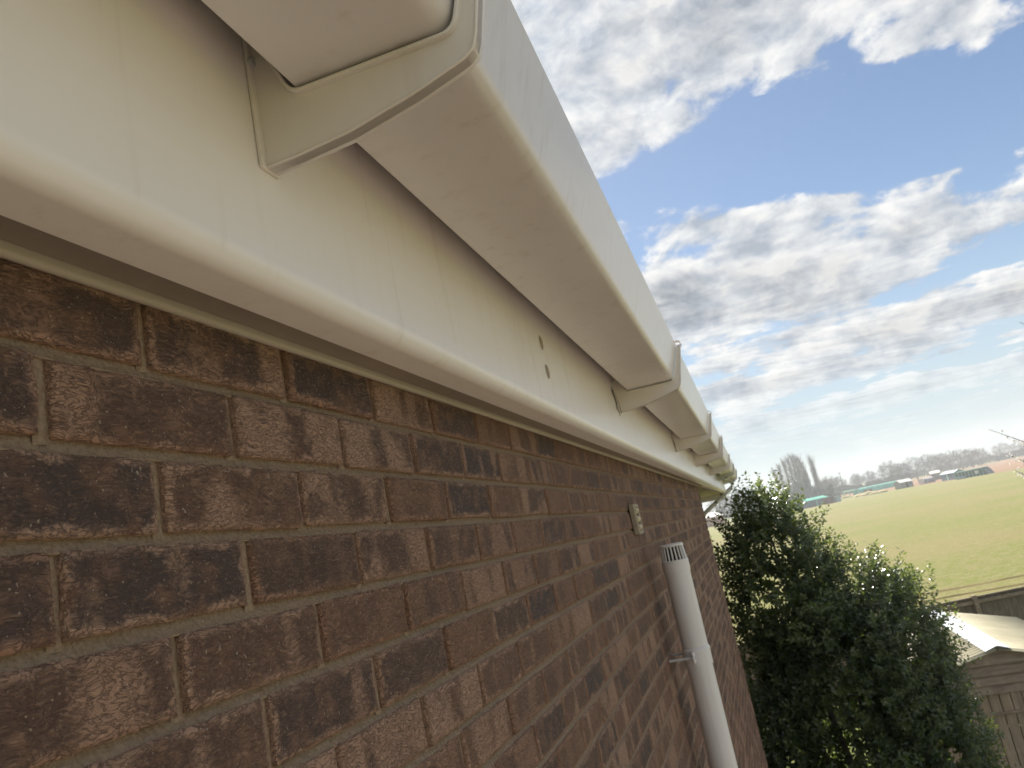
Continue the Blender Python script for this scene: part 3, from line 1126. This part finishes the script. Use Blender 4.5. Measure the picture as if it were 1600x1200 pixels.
# ================================================================== garden shed
shed = empty('garden_shed', (2.83, 15.2, 0))
tag(shed, 'weathered wooden shed with cream corrugated roof and white ridge cap', 'shed')
SX, SYF, SYB = 2.83, 13.42, 17.2
RZ = H - 2.715
HW, SL = 1.28, math.tan(R(14.5))
EZ = RZ - 0.03 - (HW - 0.08) * SL
for sg in (-1, 1):
    rows = []
    ny = 240
    for i in range(ny + 1):
        y = SYF - 0.12 + (SYB + 0.12 - SYF + 0.12) * i / ny
        h = 0.024 * math.cos(2 * math.pi * y / 0.135)
        rows.append([(SX + sg * t * (HW + 0.06), y, RZ - t * (HW + 0.06) * SL + h) for t in (0.01, 0.5, 1.0)])
    mb = MB().quad_grid(rows)
    o = mb.build('roof_sheet', M_SHEET, smooth=True, angle=70)
    sol = o.modifiers.new('thickness', 'SOLIDIFY')
    sol.thickness = 0.004
    keep(o, shed)
capw = 0.17
o = MB().prism([(SX - capw, RZ + 0.022 - capw * SL), (SX - 0.02, RZ + 0.034), (SX + 0.02, RZ + 0.034), (SX + capw, RZ + 0.022 - capw * SL), (SX + capw, RZ + 0.016 - capw * SL), (SX, RZ + 0.024), (SX - capw, RZ + 0.016 - capw * SL)], SYF - 0.135, SYB + 0.13).build('ridge_cap', M_CAP, bevel=0.002, seg=1)
keep(o, shed)
# gable: horizontal lapped boards cut to the roof slope
zt = RZ - 0.035
edges_z = [zt, zt - 0.20, zt - 0.345, zt - 0.475, zt - 0.60]
for i in range(4):
    za, zb = edges_z[i], edges_z[i + 1]
    def half(z):
        return min(HW - 0.09, (zt - z) / SL + 0.012)
    wa, wb = half(za), half(zb - 0.02)
    y = SYF - 0.016 * i * 0.3
    poly = [(-wb, zb), (wb, zb)]
    kz = zt - (HW - 0.09) * SL
    if wa < wb:
        if za > kz > zb:
            poly += [(wb, kz), (wa, za), (-wa, za), (-wb, kz)]
        else:
            poly += [(wa, za), (-wa, za)]
    else:
        poly += [(wa, za), (-wa, za)]
    pts0 = [(SX + x, z) for x, z in poly]
    mb = MB()
    n = len(pts0)
    lo_y = lambda z: SYF - 0.004 - 0.040 * (za - z) / (za - zb)
    mb.v = [(x, lo_y(z), z) for x, z in pts0] + [(x, SYF + 0.012, z) for x, z in pts0]
    mb.f = [tuple(range(n)), tuple(n + j for j in reversed(range(n)))] + [(j, (j + 1) % n, n + (j + 1) % n, n + j) for j in range(n)]
    mb.m = [0] * len(mb.f)
    o = mb.build('gable_board', M_SHEDH)
    keep(o, shed)
zt2 = edges_z[4]
rs = random.Random(8)
nb_ = 16
for i in range(nb_):
    w = 2 * (HW - 0.09) / nb_
    x = SX - (HW - 0.09) + w * i
    yo = SYF + rs.uniform(0.0, 0.004)
    o = MB().box((x + 0.006, yo, 0.03), (x + w - 0.006, yo + 0.02, zt2 - 0.003)).build('front_board', M_SHED, bevel=0.002, seg=1)
    keep(o, shed)
for z in (zt2 - 0.30, zt2 - 1.05):
    o = MB().box((SX - 0.62, SYF - 0.022, z), (SX + 0.22, SYF - 0.001, z + 0.035)).build('batten', M_SHEDH, bevel=0.002, seg=1)
    keep(o, shed)
for sg in (-1, 1):
    for i in range(11):
        z = 0.03 + i * 0.155
        if z + 0.15 > EZ:
            break
        xa = SX + sg * (HW - 0.09)
        o = MB().box((min(xa, xa - sg * 0.02), SYF + 0.03, z), (max(xa, xa - sg * 0.02), SYB - 0.03, z + 0.15)).build('side_board', M_SHEDH)
        keep(o, shed)
o = MB().prism([(SX - HW + 0.12, 0.03), (SX + HW - 0.12, 0.03), (SX + HW - 0.12, EZ - 0.05), (SX, RZ - 0.06), (SX - HW + 0.12, EZ - 0.05)], SYB - 0.028, SYB).build('back_panel', M_SHED)
keep(o, shed)

# ================================================================== garden fence
F0, F1 = Vector((-16.0, 15.75, 0)), Vector((15.0, 23.85, 0))
fd = (F1 - F0).normalized()
fn = Vector((fd.y, -fd.x, 0))               # towards the garden
fence = empty('garden_fence', tuple(F0))
fence.rotation_euler = (0, 0, math.atan2(fd.y, fd.x))
tag(fence, 'brown timber garden fence of vertical boards between garden and field', 'fence')
FH = 1.80
total = (F1 - F0).length
# local frame: x along the fence, -y towards the garden
xs_post = at_ground(1541, 935, FH)
s_post = (xs_post - Vector((F0.x, F0.y, FH))).dot(fd)
BAY = 1.83
post_m = MB().box((-0.05, -0.10, 0.0), (0.05, 0.0, FH + 0.035)).build('post', M_RAIL, fence, bevel=0.006, seg=1)
rail_m = MB().box((0.0, -0.055, 0.0), (BAY - 0.104, -0.004, 0.075)).build('rail', M_RAIL, fence, bevel=0.004, seg=1)
cap_m = MB().box((0.0, -0.045, 0.0), (BAY - 0.104, 0.035, 0.035)).build('capping', M_FENCE, fence, bevel=0.004, seg=1)
bd_m = MB().box((0.0, 0.0, 0.06), (0.136, 0.016, FH - 0.037)).build('board', M_FENCE, fence)
protos = {'post': post_m, 'rail': rail_m, 'capping': cap_m, 'board': bd_m}
used = set()


def place(kind, loc, rz=0.0):
    o = protos[kind]
    if kind in used:
        o = o.copy()
        COL.objects.link(o)
        o.parent = fence
    used.add(kind)
    o.location = loc
    o.rotation_euler = (0, 0, rz)
    return o


rs = random.Random(4)
i0 = -int(s_post / BAY)
nbd = 0
for i in range(i0, int((total - s_post) / BAY)):
    s = s_post + i * BAY
    place('post', (s, 0, 0))
    place('capping', (s + 0.052, 0, FH - 0.036))
    for z in (FH - 0.16, 0.9, 0.25):
        place('rail', (s + 0.052, 0, z))
    if -2 <= i <= 6 or i >= -8:
        x = s - 0.01
        while x < s + BAY - 0.02 and nbd < 296:
            place('board', (x, 0.001 + rs.uniform(0, 0.006), rs.uniform(-0.004, 0.004)), R(2.2))
            nbd += 1
            x += 0.124

# dark furrow lines along the near field edge
for kf, (u0, v0, u1, v1, wd) in enumerate(((1440, 929, 1640, 892, 0.28), (1440, 941, 1640, 905, 0.16))):
    a, b2 = at_ground(u0, v0), at_ground(u1, v1)
    a, b2 = a + (a - b2) * 6, b2 + (b2 - a) * 6
    rows = []
    nn = 160
    for i in range(nn + 1):
        p = a.lerp(b2, i / nn)
        w = wd * (0.7 + 0.6 * mnoise.noise(Vector((i * 0.37, kf, 0))))
        h = 0.03 + 0.05 * abs(mnoise.noise(Vector((i * 0.9, kf, 4))))
        yo = 0.25 * mnoise.noise(Vector((i * 0.11, kf, 9)))
        rows.append([(p.x, p.y + yo - w, -0.014), (p.x, p.y + yo, h), (p.x, p.y + yo + w, -0.014)])
    o = MB().quad_grid(rows).build('furrow', M_FURROW)
    tag(o, kind='structure')

# ================================================================== blossom tree, mostly out of frame to the right
bt_ = empty('blossom_tree', (6.3, 12.0, 0))
tag(bt_, 'white blossoming twigs reaching in over the field from a garden tree', 'tree')
rs = random.Random(17)
yb_ = 12.0
mb = MB()
crotch = Vector((6.2, yb_, 2.6))
mb.tube([(6.3, yb_, -0.05), (6.25, yb_ + 0.03, 1.2), crotch], [0.10, 0.085, 0.07], 10)
ends = []
for tipuv in ((1545, 671), (1593, 503), (1586, 735), (1580, 712)):
    tip = at_y(tipuv[0], tipuv[1], yb_ + rs.uniform(-0.2, 0.2))
    knee = at_y(1690, tipuv[1] + 55, yb_)
    m1 = crotch.lerp(knee, 0.6) + Vector((0.15, 0, 0.1))
    path = [crotch, m1, knee, knee.lerp(tip, 0.5) + Vector((0, 0, 0.02)), tip]
    mb.tube(path, [0.035, 0.022, 0.011, 0.006, 0.003], 6)
    ends.append((knee, tip))
for i in range(10):
    t2 = Vector((6.4 + rs.uniform(-0.3, 1.5), yb_ + rs.uniform(-1.2, 1.2), rs.uniform(3.8, 5.6)))
    mb.tube([crotch, crotch.lerp(t2, 0.5) + Vector((0.1, 0.1, 0)), t2], [0.03, 0.016, 0.005], 6)
    ends.append((crotch.lerp(t2, 0.5), t2))
o = mb.build('trunk', M_BARK, smooth=True)
keep(o, bt_)
V, F, T = [], [], []


def blossom(c, s):
    nrm = Vector((rs.gauss(0, 1), rs.gauss(0, 1), rs.gauss(0, 1))).normalized()
    a = nrm.orthogonal().normalized()
    b2 = nrm.cross(a)
    for k in range(5):
        an = k * 2 * math.pi / 5
        dr = a * math.cos(an) + b2 * math.sin(an)
        sd = nrm.cross(dr)
        o2 = len(V)
        for q in (c, c + dr * s * 0.6 + sd * s * 0.38 + nrm * s * 0.15, c + dr * s + nrm * s * 0.3, c + dr * s * 0.6 - sd * s * 0.38 + nrm * s * 0.15):
            V.append(tuple(q))
            T.append(rs.random())
        F.append((o2, o2 + 1, o2 + 2, o2 + 3))


for i, (kn, tip) in enumerate(ends):
    if i == 0:
        for k in range(46):
            blossom(kn.lerp(tip, rs.uniform(0.35, 0.86)) + Vector((rs.gauss(0, .03), rs.gauss(0, .04), rs.gauss(0, .035))), 0.022)
    elif i == 1:
        pass
    elif i in (2, 3):
        for k in range(22):
            blossom(kn.lerp(tip, rs.uniform(0.7, 1.0)) + Vector((rs.gauss(0, .03), rs.gauss(0, .04), rs.gauss(0, .03))), 0.020)
    else:
        for k in range(40):
            blossom(kn.lerp(tip, rs.uniform(0.1, 1.0)) + Vector((rs.gauss(0, .05), rs.gauss(0, .05), rs.gauss(0, .05))), 0.022)
o = raw_mesh('blossom', V, F, M_BLOSSOM, None, {'tint': ('FLOAT', T)})
keep(o, bt_)
o['kind'] = 'stuff'

# ================================================================== allotments across the field
def flat(name, c, rough=0.6):
    return simple(name, c, tuple(x * 0.8 for x in c), 0.6, rough)


M_TEAL = flat('teal_netting', (0.10, 0.42, 0.33))
M_TEALP = flat('pale_teal_sheet', (0.30, 0.52, 0.44))
M_NAVY = flat('blue_grey_cladding', (0.075, 0.11, 0.15))
M_BROWN = flat('dark_brown_boards', (0.06, 0.035, 0.028))
M_RED = flat('rusty_red_boards', (0.13, 0.045, 0.035))
M_GREY = flat('grey_sheet', (0.24, 0.235, 0.23))
M_LILAC = flat('mauve_tarpaulin', (0.20, 0.17, 0.22))
M_WHITE = flat('white_sheet', (0.72, 0.70, 0.66))
M_BLUE = flat('pale_blue_sheet', (0.30, 0.40, 0.46))
M_GLASS = simple('greenhouse_glass', (0.05, 0.07, 0.07), (0.10, 0.13, 0.13), 0.5, 0.12)
M_STRAW = simple('straw', (0.36, 0.29, 0.15), (0.45, 0.37, 0.20), 1.0, 0.95)
M_ORANGE = flat('orange_brick', (0.36, 0.155, 0.08))
M_TRIM = flat('pale_trim', (0.55, 0.58, 0.54))
M_PINKR = flat('pink_roof', (0.24, 0.16, 0.14))


def hut(name, label, cat, uva, uvb, hgt, depth, wm, rm, roof_h=0.6, kind='gable', group=None, door=None, z0=0.0):
    """a small building whose long side runs between two pixels on the ground"""
    a, b2 = at_ground(*uva), at_ground(*uvb)
    a.z = b2.z = 0
    dv = b2 - a
    ln = dv.length
    root = empty(name, tuple(a))
    root.rotation_euler = (0, 0, math.atan2(dv.y, dv.x))
    tag(root, label, cat, group)
    if kind == 'tunnel':
        rows = []
        for i in range(11):
            x = ln * i / 10
            rows.append([(x, depth / 2 - depth / 2 * math.cos(t * math.pi / 10), hgt * math.sin(t * math.pi / 10) ** 0.8) for t in range(11)])
        MB().quad_grid(rows).build('cover', rm, root, smooth=True)
        for i in range(0, 11, 2):
            x = ln * i / 10
            MB().tube([(x, depth / 2 - (depth / 2 + 0.03) * math.cos(t * math.pi / 10), (hgt + 0.03) * math.sin(t * math.pi / 10) ** 0.8) for t in range(11)], 0.06, 5).build('hoop', M_TRIM, root)
        for x in (0.02, ln - 0.02):
            MB().face([(x, depth / 2 - depth / 2 * math.cos(t * math.pi / 10), hgt * math.sin(t * math.pi / 10) ** 0.8) for t in range(11)]).build('end_sheet', wm, root)
        return root
    MB().box((0, 0, 0), (ln, depth, hgt)).build('wall', wm, root)
    if kind == 'gable':
        MB().quad_grid([[(-0.15, -0.2, hgt - 0.08), (-0.15, depth / 2, hgt + roof_h), (-0.15, depth + 0.2, hgt - 0.08), (-0.15, depth + 0.2, hgt + 0.02), (-0.15, depth / 2, hgt + roof_h + 0.12), (-0.15, -0.2, hgt + 0.02)],
                        [(ln + 0.15, -0.2, hgt - 0.08), (ln + 0.15, depth / 2, hgt + roof_h), (ln + 0.15, depth + 0.2, hgt - 0.08), (ln + 0.15, depth + 0.2, hgt + 0.02), (ln + 0.15, depth / 2, hgt + roof_h + 0.12), (ln + 0.15, -0.2, hgt + 0.02)]], closed=True).build('roof', rm, root)
        MB().prism([(0.02, 0.0)] * 0 or [(-0.05, hgt), (ln + 0.05, hgt), (ln + 0.05, hgt + 0.03), (-0.05, hgt + 0.03)], 0.02, depth - 0.02).build('wall_plate', wm, root)
        for x in (0.0, ln - 0.1):
            MB().face([(x, 0.02, hgt + 0.02), (x, depth - 0.02, hgt + 0.02), (x, depth / 2, hgt + roof_h)]).build('gable_end', wm, root)
    else:
        MB().prism([(-0.2, hgt + 0.02), (ln + 0.2, hgt + 0.02), (ln + 0.2, hgt + 0.14), (-0.2, hgt + 0.14)], -0.25, depth + 0.2).build('roof', rm, root)
    if door:
        MB().box((ln * 0.42, -0.05, 0.02), (ln * 0.42 + 0.9, -0.005, min(hgt - 0.1, 1.9))).build('door', door, root)
        MB().box((ln * 0.7, -0.05, 0.9), (ln * 0.7 + 0.7, -0.005, min(hgt - 0.2, 1.6))).build('window', M_GLASS, root)
    return root


hut('allotment_shed', 'teal roofed shed with long blue-grey front beside the rusty red shed', 'shed', (1262, 794), (1296, 786), 2.3, 3.4, M_NAVY, M_TEAL, 0.7, door=M_TEAL)
hut('netting_cage', 'pale teal netting cage next to the blue-grey fronted shed', 'netting cage', (1245, 797), (1260, 794), 1.7, 3.0, M_TEALP, M_TEALP, 0.3, 'tunnel')
hut('allotment_shed', 'low rusty red shed with dark opening at the field edge', 'shed', (1297, 787), (1306, 785), 2.0, 2.4, M_RED, M_BROWN, 0.4, 'flat', door=M_BROWN)
hut('allotment_shed', 'dark brown gabled shed standing behind the rusty red shed', 'shed', (1302, 780), (1315, 777), 2.6, 3.0, M_BROWN, M_BROWN, 0.6, door=M_RED)
hut('water_tank', 'pale blue water tank beside the rusty red shed', 'tank', (1308, 784.5), (1315, 783), 1.8, 1.6, M_BLUE, M_TEALP, 0.2, 'flat')
# open net frame
a, b2 = at_ground(1320, 778), at_ground(1338, 775)
root = empty('net_frame', (a.x, a.y, 0))
root.rotation_euler = (0, 0, math.atan2(b2.y - a.y, b2.x - a.x))
tag(root, 'open teal net frame on posts behind the straw heaps', 'net frame')
ln = (b2 - a).length
for x in (0.0, ln * 0.5, ln):
    MB().box((x - 0.1, -0.1, 0), (x + 0.1, 0.1, 2.2)).build('post', M_TEAL, root)
MB().box((-0.2, -0.12, 2.2), (ln + 0.2, 1.6, 2.75)).build('net_top', M_TEALP, root)
MB().box((ln - 0.9, 0.12, 0.1), (ln + 0.1, 0.2, 2.19)).build('net_side', M_TEAL, root)
hut('poly_tunnel', 'long bright teal netting tunnel beyond the straw heaps', 'tunnel', (1343, 772), (1412, 757.5), 2.5, 4.0, M_TEAL, M_TEAL, 0.4, 'tunnel')
hut('allotment_shed', 'small dark hut in front of the long teal tunnel', 'shed', (1357, 771.5), (1364, 770), 1.5, 1.6, M_BROWN, M_BROWN, 0.3, 'flat')
hut('allotment_shed', 'grey shed with white gabled roof at the end of the teal tunnel', 'shed', (1409, 763.5), (1428, 759.5), 2.0, 3.2, M_GREY, M_WHITE, 0.9, door=M_BROWN)
hut('storage_box', 'white storage box between grey shed and mauve tarpaulin', 'box', (1436, 757.5), (1444, 756), 1.7, 1.5, M_WHITE, M_WHITE, 0.2, 'flat')
hut('tarpaulin_shelter', 'mauve tarpaulin shelter beside the white storage box', 'shelter', (1445, 756), (1458, 753.5), 2.0, 2.6, M_LILAC, M_LILAC, 0.5, 'tunnel')
hut('allotment_shed', 'dark shed with bright white roof behind the mauve tarpaulin', 'shed', (1457, 751), (1472, 748), 2.6, 3.4, M_GREY, M_WHITE, 0.9)
hut('allotment_shed', 'blue-grey shed with pale blue roof beside the long greenhouse', 'shed', (1472, 752), (1494, 748.5), 2.1, 3.0, M_NAVY, M_BLUE, 0.6, door=M_TEALP)
# long lean-to greenhouse with a raked pale roof edge
a, b2 = at_ground(1494, 750), at_ground(1545, 740.5)
root = empty('long_greenhouse', (a.x, a.y, 0))
root.rotation_euler = (0, 0, math.atan2(b2.y - a.y, b2.x - a.x))
tag(root, 'long dark greenhouse with pale teal roof edge at the field corner', 'greenhouse')
ln = (b2 - a).length
MB().prism([(0, 0), (ln, 0), (ln - 0.9, 1.6), (ln - 1.6, 2.0), (0, 1.9)], 0, 3.5).build('wall', M_GLASS, root)
MB().box((-0.2, -0.25, 2.0), (ln - 1.4, 3.7, 2.22)).build('roof', M_TEALP, root)
for i in range(9):
    x = ln * i / 9.5
    MB().box((x, -0.06, 0.0), (x + 0.12, -0.004, 1.88)).build('glazing_bar', M_TEAL, root)
MB().box((ln * 0.62, -0.09, 0.7), (ln * 0.72, -0.065, 1.6)).build('door_panel', M_WHITE, root)
MB().box((0.2, -0.09, 0.1), (ln * 0.3, -0.065, 0.75)).build('kick_board', M_BLUE, root)
# straw heaps
rs = random.Random(9)
for i, (u, v, s) in enumerate(((1322, 778, 1.3), (1346, 775, 1.5), (1358, 773, 1.8), (1370, 771, 1.4), (1379, 769.5, 1.2))):
    c = at_ground(u, v)
    V, F = [], []
    rows = []
    for k in range(6):
        rr = s * math.cos(k / 5 * math.pi / 2) ** 0.7 + 0.02
        rows.append([(rr * 1.7 * math.cos(t * math.pi / 6) * (1 + 0.25 * rs.uniform(-1, 1)), rr * math.sin(t * math.pi / 6) * (1 + 0.25 * rs.uniform(-1, 1)), s * 0.75 * k / 5 * (1 + 0.15 * rs.uniform(-1, 1)) - 0.05) for t in range(12)])
    o = MB().quad_grid(rows, closed=True).build('straw_heap', M_STRAW, smooth=True)
    o.location = (c.x, c.y, 0)
    tag(o, 'heap of pale straw lying in front of the teal netting', 'heap', 'straw heaps on the allotments')

# far farm building past the house corner
hut('farm_building', 'far orange brick farm building with pale roof past the house corner', 'building', (1098, 826), (1133, 818.5), 3.4, 9.0, M_ORANGE, M_WHITE, 1.6)
hut('far_house', 'far house with low pinkish roof beside the hedgerow trees', 'house', (1546, 716.5), (1578, 710), 4.6, 9.0, M_PINKR, M_PINKR, 2.5)
hut('far_house', 'far grey gabled house behind the blossom twigs', 'house', (1580, 710), (1602, 705.5), 4.5, 9.0, M_GREY, M_PINKR, 2.8)

# utility pole
c = at_y(1316, 755, 420)
pole = empty('utility_pole', (c.x, 420, 0))
tag(pole, 'thin utility pole rising above the far scrub', 'pole')
o = MB().tube([(0, 0, 0), (0, 0, 12.0)], [0.17, 0.12], 8).build('mast', M_BARK, pole)
o = MB().box((-0.9, -0.06, 11.2), (0.9, 0.06, 11.35)).build('crossarm', M_BARK, pole)

# ================================================================== far trees
def poplar(rng, hgt, root):
    mb = MB()
    mb.tube([(0, 0, -0.1), (rng.uniform(-.2, .2), 0, hgt * 0.5), (rng.uniform(-.3, .3), 0, hgt * 0.97)], [0.32, 0.20, 0.04], 6)
    mb.build('trunk', M_TWIG, root)
    mb = MB()
    for i in range(380):
        z = hgt * (0.10 + 0.78 * rng.random() ** 1.15)
        an = rng.uniform(0, 6.283)
        ln = hgt * rng.uniform(0.10, 0.26) * (1.05 - 0.4 * z / hgt)
        lean = rng.uniform(0.15, 0.75)
        b2 = Vector((math.cos(an) * 0.1, math.sin(an) * 0.1, z))
        k = b2 + Vector((math.cos(an) * lean, math.sin(an) * lean, 0.55)) * ln * 0.5
        e = k + Vector((math.cos(an) * lean * 0.4, math.sin(an) * lean * 0.4, 1.0)) * ln * 0.6
        e.z = min(e.z, hgt)
        mb.tube([b2, k, e], [0.075, 0.05, 0.02], 3, cap=False)
    o = mb.build('crown', M_TWIG, root)
    o['kind'] = 'stuff'


rs = random.Random(31)
pop = [(1208, 730, 0.7), (1215, 722, 0.8), (1222, 714, 0.9), (1228, 709, 1.0), (1234, 706, 1.0), (1239, 707, 1.0), (1245, 709, 1.0), (1251, 718, 0.9), (1263, 708, 1.0), (1269, 726, 0.8), (1257, 735, 0.7)]
for i, (u, vtop, s) in enumerate(pop):
    y = 400 + rs.uniform(-12, 12)
    top = at_y(u, vtop, y)
    root = empty('poplar_tree', (top.x + 0.2 * 0, y, 0))
    if u == 1263:
        tag(root, 'leafless upright poplar set a little apart at the end of the far row', 'tree', 'row of far poplars')
    else:
        tag(root, 'leafless upright poplar in the far clump beyond the allotments', 'tree', 'row of far poplars')
    poplar(rs, top.z, root)


def bare_tree(rng, hgt, wid, root, dens=1000):
    mb = MB().tube([(0, 0, -0.1), (rng.uniform(-.3, .3), 0, hgt * 0.45)], [0.35, 0.22], 6)
    for i in range(9):
        an = rng.uniform(0, 6.283)
        e = Vector((math.cos(an) * wid * 0.32, math.sin(an) * wid * 0.32, hgt * rng.uniform(0.55, 0.9)))
        mb.tube([(0, 0, hgt * rng.uniform(0.12, 0.42)), e * 0.6 + Vector((0, 0, hgt * 0.12)), e], [0.18, 0.12, 0.05], 4, cap=False)
    mb.build('trunk', M_TWIG, root)
    V, F = [], []
    for i in range(dens):
        dv = Vector((rng.gauss(0, 1), rng.gauss(0, 1), rng.gauss(0, 1))).normalized() * rng.random() ** 0.45
        p = Vector((dv.x * wid / 2, dv.y * wid / 2, hgt * 0.56 + dv.z * hgt * 0.44))
        if mnoise.noise(p * 0.45 + Vector((root.location.x, 0, 0))) < -0.22:
            continue
        t = (dv + Vector((rng.uniform(-.5, .5), rng.uniform(-.5, .5), rng.uniform(-.1, .8)))).normalized()
        s = rng.uniform(0.7, 1.6)
        sd = t.orthogonal().normalized()
        o2 = len(V)
        for k in range(3):
            sd2 = Vector((rng.gauss(0, 1), rng.gauss(0, 1), rng.gauss(0, 1))).normalized()
            V += [tuple(p), tuple(p + (t + sd2 * 0.55) * s), tuple(p + (t + sd2 * 0.55) * s * 0.9 + sd * 0.16)]
            F.append((o2 + 3 * k, o2 + 3 * k + 1, o2 + 3 * k + 2))
    o = raw_mesh('crown', V, F, M_BUSHF if rng.random() < 0.5 else M_TWIG, root)
    o['kind'] = 'stuff'


trees = [(1284, 752, 430, 7.0), (1292, 745, 470, 10.0), (1304, 747, 500, 11.0), (1336, 742, 560, 8.0), (1357, 738, 560, 9.0), (1385, 723, 480, 11.0), (1402, 726, 500, 10.0), (1424, 716, 500, 14.0), (1446, 712, 520, 13.0), (1461, 710, 530, 13.0), (1478, 706, 530, 13.0), (1496, 704, 540, 12.0), (1512, 702, 540, 14.0), (1526, 703, 560, 12.0), (1562, 694, 640, 12.0), (1592, 689, 640, 13.0), (1614, 686, 640, 14.0), (1122, 776, 420, 14.0), (1140, 770, 430, 14.0), (1160, 768, 430, 14.0), (1180, 766, 430, 12.0)]
for i, (u, vtop, y, w) in enumerate(trees):
    top = at_y(u, vtop, y)
    root = empty('bare_tree', (top.x, y, 0))
    if u < 1200:
        tag(root, 'hazy bare tree on the horizon behind the evergreen bush', 'tree', 'far trees behind the bush')
    elif u < 1380:
        tag(root, 'low bare tree beyond the allotment sheds and the poplars', 'tree', 'low trees beyond the sheds')
    else:
        tag(root, 'rounded bare tree in the far hedgerow beyond the brown field', 'tree', 'far hedgerow trees')
    bare_tree(rs, max(5.0, top.z), w, root)

# scrub and hedges along the horizon: one mass
V, F = [], []
for (u0, v0, u1, v1, y, hh, num) in ((1195, 780, 1300, 760, 380, 11.0, 7000), (1290, 764, 1420, 737, 470, 5.6, 5000), (1380, 746, 1620, 697, 600, 6.0, 7000), (1060, 810, 1210, 780, 440, 8.0, 5000)):
    xa, xb = at_y(u0, v0, y).x, at_y(u1, v1, y).x
    for i in range(num):
        x = rs.uniform(xa, xb)
        hmax = hh * (0.65 + 0.6 * mnoise.noise(Vector((x * 0.11, y, 0))) + 0.2 * mnoise.noise(Vector((x * 0.5, y, 3))))
        z = max(0.0, hmax) * rs.random() ** 0.7
        p = Vector((x, y + rs.uniform(-3, 3), z))
        t = Vector((rs.gauss(0, 0.6), rs.gauss(0, 0.6), 1)).normalized()
        s = rs.uniform(0.7, 1.7)
        sd = Vector((rs.gauss(0, 1), rs.gauss(0, 1), rs.gauss(0, .3))).normalized()
        o2 = len(V)
        V += [tuple(p - sd * 0.3), tuple(p + sd * 0.3), tuple(p + t * s)]
        F.append((o2, o2 + 1, o2 + 2))
o = raw_mesh('hedgerow', V, F, M_BUSHF)
tag(o, 'grey-brown scrub and hedgerow along the far edge of the fields', 'hedge', kind='stuff')

# ================================================================== haze over the fields
hz = MB().box((-900, -60, -1.0), (900, 1000, 30.0)).build('haze', simple('tmp', (1, 1, 1), (1, 1, 1)))
hz.data.materials.clear()
mh = bpy.data.materials.new('haze_air')
mh.use_nodes = True
for nd in list(mh.node_tree.nodes):
    if nd.type != 'OUTPUT_MATERIAL':
        mh.node_tree.nodes.remove(nd)
pv_ = mh.node_tree.nodes.new('ShaderNodeVolumePrincipled')
pv_.inputs['Color'].default_value = (0.86, 0.92, 1.0, 1)
pv_.inputs['Density'].default_value = 0.0006
pv_.inputs['Anisotropy'].default_value = 0.2
mh.node_tree.links.new(pv_.outputs[0], mh.node_tree.nodes['Material Output'].inputs['Volume'])
hz.data.materials.append(mh)
tag(hz, 'thin pale haze lying over the distant fields', 'haze', kind='stuff')
